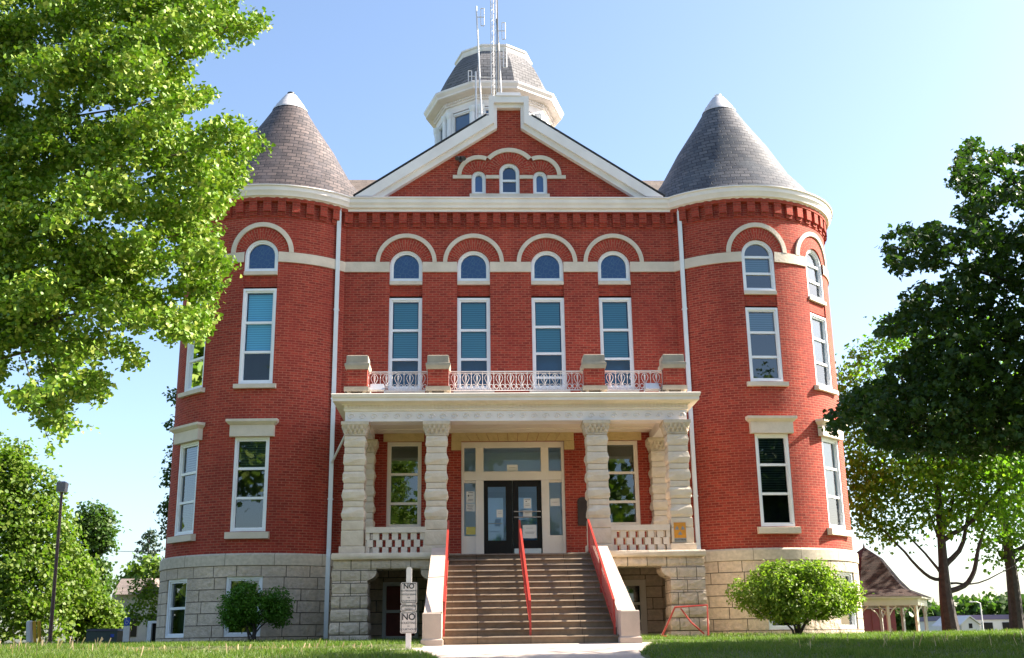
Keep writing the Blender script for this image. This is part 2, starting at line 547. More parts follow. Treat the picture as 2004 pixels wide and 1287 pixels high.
# concrete walk: one sheet, its cells kept where the walk weight is high
p = MB()
px = np.round(np.arange(-8.2, 5.4, 0.2), 3)
py = np.round(np.arange(-34.0, -8.19, 0.2), 3)
for j in range(len(py) - 1):
    for i in range(len(px) - 1):
        x0, x1, y0, y1 = px[i], px[i + 1], py[j], py[j + 1]
        if min(walk_w(x0, y0), walk_w(x1, y0), walk_w(x1, y1), walk_w(x0, y1)) > 0.25:
            p.face([(x, y, walk_z(x, y)) for x, y in ((x0, y0), (x1, y0), (x1, y1), (x0, y1))])
tag(p.build('walkway', 'concrete', smooth=True), kind='structure')

# ------------------------------------------------------------------ courthouse
CH = tag(empty('courthouse', (0, 0, 0.0)), 'red brick courthouse with two round corner towers, cone roofs, central gable and white cupola', 'courthouse')
TX, TY, TR = 7.236, 2.02, 3.0


def flat(s, d, z):
    return (s, d, z)


def tower_map(cx, rad=TR):
    return lambda s, d, z: (cx + (rad - d) * math.sin(s / TR), TY - (rad - d) * math.cos(s / TR), z)


def op(xc, w, z0, z1, arch=False):
    return dict(x0=xc - w / 2, x1=xc + w / 2, z0=z0, z1=z1, arch=arch)


def op_top(o, x):
    if not o['arch']:
        return o['z1']
    r = (o['x1'] - o['x0']) / 2
    c = (o['x1'] + o['x0']) / 2
    return o['z1'] - r + math.sqrt(max(0.0, r * r - (x - c) ** 2))


def wall(mb, fm, s0, s1, z0, z1, ops, depth=0.12, step=None, mi=0, extra=()):
    zt = z1 if callable(z1) else (lambda x: z1)
    cuts = {s0, s1, *extra}
    for o in ops:
        cuts |= {o['x0'], o['x1']}
        if o['arch']:
            r, c = (o['x1'] - o['x0']) / 2, (o['x0'] + o['x1']) / 2
            cuts |= {c - r * math.cos(math.pi * k / 16) for k in range(1, 16)}
    if step:
        n = int(math.ceil((s1 - s0) / step))
        cuts |= {s0 + (s1 - s0) * k / n for k in range(n + 1)}
    cs = sorted(cuts)
    cs = [c for i, c in enumerate(cs) if i == 0 or c - cs[i - 1] > 1e-5]
    for a, b in zip(cs[:-1], cs[1:]):
        m = (a + b) / 2
        here = sorted([o for o in ops if o['x0'] < m < o['x1']], key=lambda o: o['z0'])
        la, lb = z0, z0
        for o in here + [None]:
            ua, ub = (o['z0'], o['z0']) if o else (zt(a), zt(b))
            if ua - la > 1e-4 or ub - lb > 1e-4:
                mb.face([fm(a, 0, la), fm(b, 0, lb), fm(b, 0, ub), fm(a, 0, ua)], [(a, la), (b, lb), (b, ub), (a, ua)], mi)
            if o:
                la, lb = op_top(o, a), op_top(o, b)
    for o in ops:
        ol = [(o['x0'], o['z0']), (o['x1'], o['z0'])]
        if o['arch']:
            r, c = (o['x1'] - o['x0']) / 2, (o['x0'] + o['x1']) / 2
            ol += [(c + r * math.cos(math.pi * k / 16), o['z1'] - r + r * math.sin(math.pi * k / 16)) for k in range(17)]
        else:
            ol += [(o['x1'], o['z1']), (o['x0'], o['z1'])]
        for i in range(len(ol)):
            p, q = ol[i], ol[(i + 1) % len(ol)]
            if p == q:
                continue
            mb.face([fm(p[0], 0, p[1]), fm(q[0], 0, q[1]), fm(q[0], depth, q[1]), fm(p[0], depth, p[1])],
                    [(p[0], p[1]), (q[0], q[1]), (q[0] + depth, q[1]), (p[0] + depth, p[1])], mi)
    return mb


def outline(w, h, arch, i=0.0, n=16):
    a = w / 2 - i
    pts = [(-a, i), (a, i)]
    if arch:
        zs = h - w / 2
        pts += [(a * math.cos(math.pi * k / n), zs + a * math.sin(math.pi * k / n)) for k in range(n + 1)]
    else:
        pts += [(a, h - i), (-a, h - i)]
    return pts


def ring(mb, lo, li, y0, y1, mi=0):
    n = len(lo)
    for k in range(n):
        j = (k + 1) % n
        P = lambda q, y: (q[0], y, q[1])
        mb.face([P(lo[k], y0), P(lo[j], y0), P(li[j], y0), P(li[k], y0)], None, mi)
        mb.face([P(lo[k], y1), P(lo[j], y1), P(lo[j], y0), P(lo[k], y0)], None, mi)
        mb.face([P(li[k], y0), P(li[j], y0), P(li[j], y1), P(li[k], y1)], None, mi)


def make_window(w, h, arch=False, bars=(), sill=None, lintel=None, blind=None, parent=None, frame='white_paint', glass='window_glass', leaded=False, fw=0.065, sw=0.045, y0=0.05, back=None, shade=None, backmat='room_gloom'):
    """origin: bottom centre of the frame in the plane of the wall; +y goes into the wall"""
    gi = fw + sw
    lg = outline(w, h, arch, gi)
    gm = MB().face([(x, y0 + 0.095, z) for x, z in lg])
    gm = MB()
    gm.face([(x, y0 + 0.095, z) for x, z in lg])
    win = gm.build('window', glass, parent)
    f = MB()
    ring(f, outline(w, h, arch), outline(w, h, arch, fw), y0, y0 + 0.13)
    ring(f, outline(w, h, arch, fw), outline(w, h, arch, gi), y0 + 0.035, y0 + 0.13)
    for b in bars:
        f.box(-w / 2 + fw + .002, w / 2 - fw - .002, y0 + 0.045, y0 + 0.12, b - 0.035, b + 0.035)
    f.build('frame', frame, win, weld=False)
    if sill:
        s = MB()
        sw_, sh_, so_ = sill
        s.hull([[(-sw_, -so_, -sh_), (sw_, -so_, -sh_), (sw_, 0.1, -sh_), (-sw_, 0.1, -sh_)],
                [(-sw_, -so_, -0.03), (sw_, -so_, -0.03), (sw_, 0.1, -0.002), (-sw_, 0.1, -0.002)]])
        s.build('sill', 'limestone', win)
    if lintel:
        s = MB()
        if lintel == 'moulded':
            s.box(-0.62, 0.62, -0.10, 0.06, h + 0.002, h + 0.33)
            s.hull([[(-0.64, -0.12, h + 0.33), (0.64, -0.12, h + 0.33), (0.64, 0.06, h + 0.33), (-0.64, 0.06, h + 0.33)],
                    [(-0.72, -0.21, h + 0.41), (0.72, -0.21, h + 0.41), (0.72, 0.06, h + 0.41), (-0.72, 0.06, h + 0.41)],
                    [(-0.72, -0.21, h + 0.48), (0.72, -0.21, h + 0.48), (0.72, 0.06, h + 0.49), (-0.72, 0.06, h + 0.49)]])
        else:
            s.box(-0.60, 0.60, -0.05, 0.06, h + 0.002, h + 0.33)
        s.build('lintel', 'limestone', win)
    if blind:
        mat_, zb, zt = blind
        b = MB()
        b.box(-w / 2 + gi + .03, w / 2 - gi - .03, y0 + 0.17, y0 + 0.18, zb, zt)
        b.build('blind', mat_, win)
    if shade:
        b = MB()
        b.box(-w / 2 + gi, w / 2 - gi, y0 + 0.16, y0 + 0.165, shade, h - gi)
        b.build('shade', 'shade_tan', win)
    if leaded:
        b = MB()
        b.face([(x, y0 + 0.115, z) for x, z in lg])
        b.build('leaded_panel', 'leaded_glass', win)
    if back is not None:
        b = MB()
        b.face([(x, y0 + back, z) for x, z in outline(w, h, arch, 0.01)])
        b.build('room_sky_back', backmat, win)  # blue versions stand in for mirrored sky, dark ones for room gloom
    return win


# --- brick walls
WX = (-3.17, -1.127, 1.113, 3.155)
fac_ops = [op(x, 0.99, 7.24, 11.59, True) for x in WX] + [op(s * 3.145, 0.99, 3.22, 5.69) for s in (-1, 1)] + [op(-0.01, 2.99, 2.2, 5.68)]
b = MB()
wall(b, flat, -5.02, 5.02, 2.2, 13.2, fac_ops, 0.14)
b.build('front_wall', 'brick', CH)
WA = R(44.2)
for sgn, side in ((-1, 'left'), (1, 'right')):
    cx = sgn * TX
    a1, a2 = sgn * R(2.2) * TR, sgn * WA * TR
    ops = []
    for a in (a1, a2):
        ops += [op(a, 0.98, 7.22, 11.58, True), op(a, 0.98, 3.07, 5.69)]
    b = MB()
    wall(b, tower_map(cx), -math.pi * TR, math.pi * TR, 2.3, 13.0, ops, 0.14, step=0.16)
    b.build('tower_wall', 'brick', CH, smooth=False)
    ops = [op(a, 0.98, 0.29, 1.86) for a in (a1, a2)]
    b = MB()
    wall(b, tower_map(cx, 3.1), -math.pi * TR, math.pi * TR, -0.4, 2.15, ops, 0.2, step=0.16)
    b.build('tower_base', 'ashlar', CH)
    b = MB()
    b.lathe([(3.1, 2.149), (3.13, 2.155), (3.13, 2.43), (3.08, 2.48), (2.95, 2.485)], cx, TY, -180, 180, 72)
    b.build('water_table', 'band_stone', CH, smooth=True)
    # windows of the tower
    for k, a in enumerate((a1, a2)):
        t = a / TR

        def put(w, z, rad=TR):
            w.location = (cx + rad * math.sin(t), TY - rad * math.cos(t), z)
            w.rotation_euler = (0, 0, t)
            return w
        put(make_window(0.98, 2.62, bars=(0.92, 1.74), sill=(0.60, 0.20, 0.10), lintel='moulded', blind=('sheer_white', 0.95, 2.5) if (sgn > 0 and k) else ('open_slats', 0.95 if sgn > 0 else 1.78, 2.5), parent=CH, frame='white_paint'), 3.07)
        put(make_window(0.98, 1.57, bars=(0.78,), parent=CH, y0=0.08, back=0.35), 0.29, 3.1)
        if sgn < 0:
            put(make_window(0.98, 2.84, bars=(0.94, 1.82), sill=(0.60, 0.15, 0.09), blind=('blind_slats', 0.98, 2.7), parent=CH, glass='teal_glass'), 7.23)
            put(make_window(0.98, 0.99, True, leaded=(k == 0), parent=CH, glass='teal_glass'), 10.59)
            zs0, zs1 = 10.48, 10.13
        else:
            put(make_window(0.98, 2.24, bars=(0.75, 1.49), sill=(0.60, 0.15, 0.09), blind=('sheer_white', 0.78, 2.1) if k else ('blind_slats', 1.53, 2.1), parent=CH), 7.22)
            put(make_window(0.98, 1.61, True, bars=(0.56, 1.08), blind=('sheer_white', 0.6, 1.4) if k else ('blind_slats', 0.6, 1.05), parent=CH), 9.97)
            zs0, zs1 = 9.86, 9.52
        # stone sill of the arched window and the brick panel under it
        b = MB()
        b.box(-0.489, 0.489, -0.02, 0.14, zs0, zs0 + 0.108)
        put(b.build('arch_sill', 'limestone', CH), 0)
        b = MB()
        b.box(-0.489, 0.489, 0.07, 0.14, zs1, zs0 - 0.002)
        put(b.build('spandrel_panel', 'brick_dark', CH), 0)
    # string course, broken at the windows
    hw = 0.495 / TR
    b = MB()
    lim = sorted([a1 / TR, a2 / TR])
    prof = [(2.98, 10.885), (3.045, 10.887), (3.05, 11.19), (2.98, 11.2)]
    for u0, u1 in ((-math.pi * .75, lim[0] - hw), (lim[0] + hw, lim[1] - hw), (lim[1] + hw, math.pi * .75)):
        b = MB()
        b.lathe(prof, cx, TY, math.degrees(u0), math.degrees(u1), max(6, int((u1 - u0) / 0.06)))
        b.build('string_course', 'limestone', CH, smooth=True)
    # round hood moulds and fans of brick over the arched windows
    for a in (a1, a2):
        fm = tower_map(cx)
        zc = 11.16
        b = MB()
        N = 28
        for k in range(N):
            q0, q1 = math.pi * k / N, math.pi * (k + 1) / N
            def P(r, q, d):
                return fm(a + r * math.cos(q), d, zc + 0.03 + r * 0.985 * math.sin(q))
            lo = [[P(.79, q, 0.03), P(.79, q, -.06), P(.925, q, -.06), P(.925, q, 0.03)] for q in (q0, q1)]
            for i in range(3):
                b.face([lo[0][i], lo[0][i + 1], lo[1][i + 1], lo[1][i]])
        b.build('hood_mould', 'limestone', CH)
        b = MB()
        for k in range(N):
            q0, q1 = math.pi * k / N, math.pi * (k + 1) / N
            Q = lambda r, q: fm(a + r * math.cos(q), -0.012, 11.09 + r * math.sin(q))
            b.face([Q(.492, q0), Q(.83, q0), Q(.83, q1), Q(.492, q1)], [(.49, q0 * .65), (.83, q0 * .65), (.83, q1 * .65), (.49, q1 * .65)])
        b.build('brick_arch', 'brick_fan', CH)
    # corbel table under the cornice
    b = MB()
    b.lathe([(3.0, 12.74), (3.14, 12.76), (3.14, 12.90), (2.98, 12.92)], cx, TY, -180, 180, 72)
    n = 46
    for k in range(n):
        t = 2 * math.pi * k / n
        c = MB()
        c.box(-0.115, 0.115, -0.12, 0.05, 12.43, 12.752)
        c.box(-0.115, 0.115, -0.065, 0.05, 12.33, 12.428)
        b.add(c, (cx + TR * math.sin(t), TY - TR * math.cos(t), 0), t)
    b.lathe([(3.0, 12.28), (3.025, 12.285), (3.025, 12.355), (3.0, 12.36)], cx, TY, -180, 180, 72)
    b.build('corbel_table', 'brick_dark', CH, weld=False)
    b = MB()
    b.lathe([(3.0, 12.80), (3.13, 12.80), (3.14, 12.87), (3.22, 12.90), (3.24, 12.97), (3.30, 13.04), (3.31, 13.15), (3.36, 13.17), (3.36, 13.20), (3.0, 13.21)], cx, TY, -180, 180, 96)
    b.build('cornice', 'cornice_paint', CH, smooth=True)
    b = MB()
    b.lathe([(3.12, 13.18), (2.98, 13.36), (2.56, 14.0), (2.16, 14.50), (1.53, 15.65), (0.90, 16.64), (0.52, 17.28)], cx, TY, -180, 180, 96)
    rf = b.build('cone_roof', 'slate' if sgn < 0 else 'slate_blue', CH, smooth=True)
    b = MB()
    b.lathe([(0.59, 17.20), (0.565, 17.27), (0.52, 17.31), (0.47, 17.43), (0.445, 17.45), (0.38, 17.56), (0.36, 17.58), (0.29, 17.69), (0.27, 17.71), (0.20, 17.81), (0.11, 17.87)], cx, TY, -180, 180, 32)
    b.build('metal_cap', 'dull_cap', rf, smooth=True)
    b = MB()
    b.lathe([(0.115, 17.86), (0.125, 17.88), (0.12, 17.93), (0.0, 17.96)], cx, TY, -180, 180, 16)
    b.build('finial', 'dark_metal' if sgn < 0 else 'white_paint', rf, smooth=True)

# windows of the front
for i, x in enumerate(WX):
    bars = (0.93, 1.83) if i != 2 else (0.36, 1.10, 1.93)
    w = make_window(0.99, 2.83, bars=bars, sill=(0.60, 0.15, 0.09), blind=('blind_slats', (0.95, 0.99, 1.14, 0.93)[i], 2.70), parent=CH, glass='teal_glass', back=0.4, backmat='mirrored_sky')
    w.location = (x, 0, 7.25)
    w = make_window(0.99, 0.985, True, leaded=True, parent=CH, glass='teal_glass')
    w.location = (x, 0, 10.605)
    b = MB()
    b.box(x - 0.493, x + 0.493, -0.02, 0.14, 10.49, 10.603)
    b.build('arch_sill', 'limestone', CH)
    b = MB()
    b.box(x - 0.493, x + 0.493, 0.07, 0.14, 10.15, 10.488)
    b.build('spandrel_panel', 'brick_dark', CH)


def hood(xc, zc, r0, r1, q0, q1, d=0.06, name='hood_mould'):
    b = MB()
    N = 28
    P = lambda r, q, y: (xc + r * math.cos(q), y, zc + r * math.sin(q))
    for k in range(N):
        s, e = q0 + (q1 - q0) * k / N, q0 + (q1 - q0) * (k + 1) / N
        lo = [[P(r0, q, 0.02), P(r0, q, -d), P(r1, q, -d), P(r1, q, 0.02)] for q in (s, e)]
        for i in range(3):
            b.face([lo[0][i], lo[0][i + 1], lo[1][i + 1], lo[1][i]])
    b.build(name, 'limestone', CH)


def fan(xc, zc, r0, r1, q0, q1, d):
    b = MB()
    N = 28
    P = lambda r, q: (xc + r * math.cos(q), -d, zc + r * math.sin(q))
    rm = (r0 + r1) / 2
    for k in range(N):
        s, e = q0 + (q1 - q0) * k / N, q0 + (q1 - q0) * (k + 1) / N
        b.face([P(r0, s), P(r1, s), P(r1, e), P(r0, e)], [(r0, s * rm), (r1, s * rm), (r1, e * rm), (r0, e * rm)])
    b.build('brick_arch', 'brick_fan', CH)


for x in WX:
    hood(x, 11.19, 0.80, 0.925, 0, math.pi)
    fan(x, 11.095, 0.497, 0.84, 0, math.pi, 0.012)
b = MB()
edges = [-5.1] + [v for x in WX for v in (x - 0.497, x + 0.497)] + [5.1]
for k in range(0, len(edges), 2):
    b = MB()
    b.box(edges[k], edges[k + 1], -0.05, 0.03, 10.885, 11.20)
    b.build('string_course', 'limestone', CH)

# corbel table and main cornice of the front
b = MB()
b.box(-5.05, 5.05, -0.138, 0.02, 12.76, 12.795)
for k in range(25):
    x = (k - 12) * 0.41
    b.box(x - 0.115, x + 0.115, -0.12, 0.02, 12.43, 12.758)
    b.box(x - 0.115, x + 0.115, -0.065, 0.02, 12.33, 12.428)
b.box(-5.05, 5.05, -0.025, 0.02, 12.28, 12.355)
b.build('corbel_table', 'brick_dark', CH, weld=False)
CORN = [(0.0, 12.79), (-0.13, 12.80), (-0.14, 12.87), (-0.22, 12.90), (-0.24, 12.97), (-0.30, 13.04), (-0.31, 13.15), (-0.36, 13.17), (-0.36, 13.20), (0.0, 13.24)]
b = MB()
b.prismx(CORN, -5.06, 5.06)
b.build('cornice', 'cornice_paint', CH)

# --- gable
gz = lambda x: 16.28 if abs(x) < 0.381 else 15.74 - (abs(x) - 0.381) * (15.74 - 13.36) / (4.05 - 0.381)


def gtop(x):
    return gz(x)


b = MB()
gops = [op(0.0, 0.63, 13.43, 14.495, True), op(-0.956, 0.44, 13.435, 14.226, True), op(0.954, 0.44, 13.435, 14.226, True)]
b2 = MB()
wall(b2, flat, -4.05, -0.3811, 13.21, lambda x: 15.74 - (abs(x) - 0.381) * (15.74 - 13.36) / (4.05 - 0.381), gops[1:2], 0.12, extra=(-3, -2))
wall(b2, flat, -0.381, 0.381, 13.21, 16.35, gops[:1], 0.12)
wall(b2, flat, 0.3811, 4.05, 13.21, lambda x: 15.74 - (abs(x) - 0.381) * (15.74 - 13.36) / (4.05 - 0.381), gops[2:], 0.12)
b2.build('gable_wall', 'brick', CH, weld=False)
w = make_window(0.63, 1.065, True, bars=(0.50,), parent=CH, fw=0.075, sw=0.035, glass='blue_glass', back=0.13, backmat='mirrored_sky')
w.location = (0, 0, 13.43)
for s in (-1, 1):
    w = make_window(0.44, 0.79, True, parent=CH, fw=0.075, sw=0.035, glass='blue_glass', back=0.13, backmat='mirrored_sky')
    w.location = (s * 0.955, 0, 13.435)
hood(0, 14.06, 0.785, 0.92, R(40.5), R(139.5))
for s in (-1, 1):
    q = (0, R(113.7)) if s > 0 else (R(66.3), math.pi)
    hood(s * 0.955, 14.06, 0.54, 0.67, q[0], q[1], 0.057)
fan(0, 14.175, 0.317, 0.685, R(-8), R(188), 0.013)
for s in (-1, 1):
    fan(s * 0.955, 14.0, 0.222, 0.56, R(6), R(174), 0.009)
b = MB()
for x0, x1 in ((-1.76, -1.178), (-0.733, -0.317), (0.317, 0.733), (1.178, 1.76)):
    b.box(x0, x1, -0.045, 0.02, 13.95, 14.06)
b.build('gable_string', 'limestone', CH)
b = MB()
b.box(-1.24, 1.24, -0.08, 0.02, 13.31, 13.428)
b.build('gable_sill', 'limestone', CH)
# raking cornice with its stepped crown
b = MB()
for s in (-1, 1):
    outer = [(4.74, 13.25), (0.70, 15.97), (0.63, 15.97), (0.63, 16.65), (0.0, 16.65)]
    mid = [(4.22, 13.25), (0.50, 15.72), (0.47, 15.72), (0.47, 16.43), (0.0, 16.43)]
    inner = [(3.92, 13.25), (0.385, 15.60), (0.375, 15.62), (0.375, 16.30), (0.0, 16.30)]
    for lo, li, y0 in ((outer, mid, -0.30), (mid, inner, -0.19)):
        for k in range(len(lo) - 1):
            q = [lo[k], lo[k + 1], li[k + 1], li[k]]
            q = [(s * x, z) for x, z in q]
            if s < 0:
                q = q[::-1]
            b.prism(q, y0, 0.02)
b.hull([[(-.40, -.33, 16.651), (.40, -.33, 16.651), (.40, .3, 16.651), (-.40, .3, 16.651)], [(-.36, -.30, 16.78), (.36, -.30, 16.78), (.36, .3, 16.78), (-.36, .3, 16.78)]])
b.build('raking_cornice', 'cornice_paint', CH)
b = MB()
for s in (-1, 1):
    q = [(s * x, z) for x, z in ((4.80, 13.25), (4.80, 13.29), (0.705, 16.045), (0.705, 15.975))]
    b.prism(q if s > 0 else q[::-1], -0.31, 0.3)
b.build('roof_edge', 'dark_roof_edge', CH)

# --- main roof and the gable roof behind the front
b = MB()
for s in (-1, 1):
    q = [(s * 4.78, 0.3, 13.25), (s * 0.0, 0.3, 16.45), (s * 0.0, 7.0, 16.45), (s * 4.78, 7.0, 13.25)]
    b.face(q if s > 0 else q[::-1])
    q = [(s * 4.05, 0.3, 13.2), (s * .7, 0.3, 15.9), (0, 0.3, 16.4), (0, 0.3, 13.2)]
    b.face(q)
ev = [(-9.6, 1.2, 13.1), (9.6, 1.2, 13.1), (9.6, 18.8, 13.1), (-9.6, 18.8, 13.1)]
mid = [(-6.4, 5.0, 16.08), (6.4, 5.0, 16.08), (6.4, 15.0, 16.08), (-6.4, 15.0, 16.08)]
top = [(-1.8, 7.2, 16.95), (1.8, 7.2, 16.95), (1.8, 11.2, 16.95), (-1.8, 11.2, 16.95)]
b.hull([ev, mid, top])
b.build('main_roof', 'shingle', CH)
# plain flank and rear walls close the block behind the towers
b = MB()
b.box(-9.0, 9.0, 18.0, 18.5, -0.3, 13.1)
b.box(-9.0, -8.6, 3.5, 18.0, -0.3, 13.1)
b.box(8.6, 9.0, 3.5, 18.0, -0.3, 13.1)
b.build('rear_wall', 'brick', CH)
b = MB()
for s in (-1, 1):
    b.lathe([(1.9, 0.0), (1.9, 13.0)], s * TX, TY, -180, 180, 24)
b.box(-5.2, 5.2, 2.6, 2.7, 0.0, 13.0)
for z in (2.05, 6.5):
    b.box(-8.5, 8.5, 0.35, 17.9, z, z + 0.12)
b.build('inner_wall', 'room_gloom', CH, weld=False)

# --- base of the front behind the porch, with a door on the left and a window on the right
b = MB()
wall(b, lambda s, d, z: (s, d - 0.1, z), -5.0, 5.0, -0.4, 2.15, [op(-3.19, 1.02, 0.15, 1.72), op(3.19, 1.02, 0.15, 1.72)], 0.2)
b.build('front_base', 'ashlar', CH)
b = MB()
b.box(-5.0, -1.52, -0.13, 0.0, 2.15, 2.48)
b.box(1.52, 5.0, -0.13, 0.0, 2.15, 2.48)
b.build('water_table', 'band_stone', CH)
d = MB()
d.box(-0.40, 0.40, 0.10, 0.14, 0.08, 0.72)
d.box(-0.40, 0.40, 0.10, 0.14, 0.80, 1.44)
dr = d.build('basement_door', 'dark_red', CH)
f = MB()
ring(f, outline(1.0, 1.55, False), outline(1.0, 1.55, False, 0.10), -0.03, 0.16)
f.box(-0.41, 0.41, 0.0, 0.15, 0.72, 0.80)
f.build('frame', 'white_paint', dr, weld=False)
dr.location = (-3.19, -0.1, 0.16)
w = make_window(1.0, 1.55, bars=(0.42, 0.9), parent=CH, frame='cream_paint', fw=0.12, back=0.5)
w.location = (3.19, -0.1, 0.16)

# --- main entrance
ent = MB()
Y = 0.10
gl = []
ent.box(-1.50, -1.42, Y - .06, Y + .14, 2.2, 5.68)
ent.box(1.40, 1.48, Y - .06, Y + .14, 2.2, 5.68)
ent.box(-1.418, 1.398, Y - .06, Y + .14, 5.52, 5.68)
ent.box(-1.418, 1.398, Y - .05, Y + .14, 4.565, 4.80)
for x0, x1 in ((-1.09, -0.86), (0.81, 1.03)):
    ent.box(x0, x1, Y - .04, Y + .13, 2.2, 4.563)
    ent.box(x0, x1, Y - .04, Y + .13, 4.802, 5.518)
for x0, x1 in ((-1.418, -1.092), (1.032, 1.398)):
    ent.box(x0, x1, Y - .01, Y + .12, 2.2, 2.98)
    ent.box(x0, x1, Y + .005, Y + .12, 4.50, 4.563)
ent.box(-1.418, -1.092, Y + .005, Y + .12, 4.802, 4.835)
ent.box(1.032, 1.398, Y + .005, Y + .12, 4.802, 4.835)
ent.box(-0.858, 0.808, Y + .005, Y + .12, 4.802, 4.83)
surround = ent.build('door_surround', 'cream_paint', CH, weld=False)
b = MB()
for x0, x1, z0, z1 in ((-1.41, -1.10, 2.985, 4.497), (1.04, 1.39, 2.985, 4.497), (-1.41, -1.10, 4.838, 5.515), (1.04, 1.39, 4.838, 5.515), (-0.855, 0.805, 4.832, 5.515)):
    b.face([(x0, Y + .07, z0), (x1, Y + .07, z0), (x1, Y + .07, z1), (x0, Y + .07, z1)])
b.build('glazing', 'clear_glass', surround)
for x0, x1, g0, g1 in ((-0.855, -0.035, -0.735, -0.225), (-0.025, 0.805, 0.145, 0.67)):
    b = MB()
    b.box(x0, g0, Y + .02, Y + .07, 2.23, 4.56)
    b.box(g1, x1, Y + .02, Y + .07, 2.23, 4.56)
    b.box(g0, g1, Y + .02, Y + .07, 2.23, 2.85)
    b.box(g0, g1, Y + .02, Y + .07, 4.385, 4.56)
    dr = b.build('entrance_door', 'black_door', CH, weld=False)
    b = MB()
    b.face([(g0, Y + .045, 2.85), (g1, Y + .045, 2.85), (g1, Y + .045, 4.385), (g0, Y + .045, 4.385)])
    b.build('door_glass', 'clear_glass', dr)
    b = MB()
    if x0 > -0.5:
        for z in (3.50, 3.66):
            b.tube([(x0 + .03, Y - .05, z), (x1 - .03, Y - .05, z)], 0.016, 8)
            for x in (x0 + .05, x1 - .05):
                b.tube([(x, Y - .05, z), (x, Y + .03, z)], 0.012, 6)
        b.build('push_bar', 'aluminium', dr)
        b = MB()
        b.box(x0 + .03, x1 - .03, Y + .008, Y + .019, 2.24, 2.62)
        b.build('kick_plate', 'aluminium', dr)
    else:
        b.tube([(g0, Y + .10, 3.34), (g1 - .1, Y + .10, 3.34)], 0.014, 8)
        b.build('push_bar', 'aluminium', dr)
# lobby seen through the glass: pale inner door set and side wall
b = MB()
b.box(-1.48, 1.48, 1.45, 1.5, 2.2, 5.6)
b.box(-1.50, -1.46, 0.25, 1.45, 2.2, 5.6)
b.box(1.46, 1.50, 0.25, 1.45, 2.2, 5.6)
b.box(-1.48, 1.48, 0.25, 1.45, 5.6, 5.65)
b.box(-1.48, 1.48, 0.25, 1.45, 2.15, 2.2)
lob = b.build('lobby', 'lobby_wall', CH)
b = MB()
for x0, x1 in ((-0.95, -0.82), (-0.06, 0.06), (0.82, 0.95)):
    b.box(x0, x1, 1.36, 1.44, 2.2, 4.7)
b.box(-0.95, 0.95, 1.36, 1.44, 4.702, 4.82)
b.box(-0.82, 0.82, 1.37, 1.44, 2.2, 2.5)
b.build('inner_door_frame', 'sheer_white', lob, weld=False)
b = MB()
for x0, x1 in ((-0.80, -0.08), (0.08, 0.80)):
    b.face([(x0, 1.40, 2.5), (x1, 1.40, 2.5), (x1, 1.40, 4.7), (x0, 1.40, 4.7)])
b.build('inner_glass', 'blue_glass', lob)
# flat jack arch of wedge-shaped stones over the entrance
b = MB()
n = 11
for k in range(n):
    t0, t1 = -1.79 + 3.57 * k / n, -1.79 + 3.57 * (k + 1) / n
    s0, s1 = t0 * 0.84, t1 * 0.84
    if k == 0:
        s0 = t0
    if k == n - 1:
        s1 = t1
    b.prism([(s0 + .006, 5.69), (s1 - .006, 5.69), (t1 - .006, 6.035), (t0 + .006, 6.035)], -0.07 - 0.01 * (k % 2), 0.03)
b.box(-1.79, -1.50, -0.072, 0.03, 5.43, 5.683)
b.box(1.49, 1.78, -0.072, 0.03, 5.43, 5.683)
b.build('jack_arch', 'golden_stone', CH, weld=False)
for s in (-1, 1):
    w = make_window(0.99, 2.47, bars=(0.70, 1.54), sill=(0.6, 0.15, 0.09), parent=CH, frame='cream_paint', shade=1.86)
    w.location = (s * 3.145, 0, 3.22)
    b = MB()
    b.box(s * 3.165 - 0.585, s * 3.165 + 0.585, -0.07, 0.03, 5.695, 6.02)
    b.build('window_lintel', 'golden_stone', CH)

# ------------------------------------------------------------------ porch
PY = -3.107


def bulged(mb, cx, cy, w, z0, z1, bulge, jit=0.012, d=None, mi=0):
    """one course of rock-faced masonry: a square block whose faces swell"""
    hx, hy = w / 2, (d or w) / 2
    h = z1 - z0
    loops = []
    for f, k in ((0, -0.012), (0.06, 0.0), (0.25, 0.75), (0.5, 1.0), (0.75, 0.7), (0.94, 0.0), (1, -0.012)):
        o = bulge * k if k > 0 else k
        lp = []
        for sx, sy in ((-1, -1), (-.4, -1), (.4, -1), (1, -1), (1, -.4), (1, .4), (1, 1), (.4, 1), (-.4, 1), (-1, 1), (-1, .4), (-1, -.4)):
            j = random.uniform(-jit, jit) if (k > 0 and bulge) else 0
            edge = 0.55 if abs(sx) == abs(sy) else 1.0
            lp.append((cx + sx * hx + (o * edge + j) * (1 if sx > .9 else -1 if sx < -.9 else 0), cy + sy * hy + (o * edge + j) * (1 if sy > .9 else -1 if sy < -.9 else 0), z0 + h * f))
        loops.append(lp)
    mb.hull(loops, mi=mi)


CZ = [5.316, 5.008, 4.842, 4.533, 4.377, 4.071, 3.913, 3.612, 3.454, 3.11]


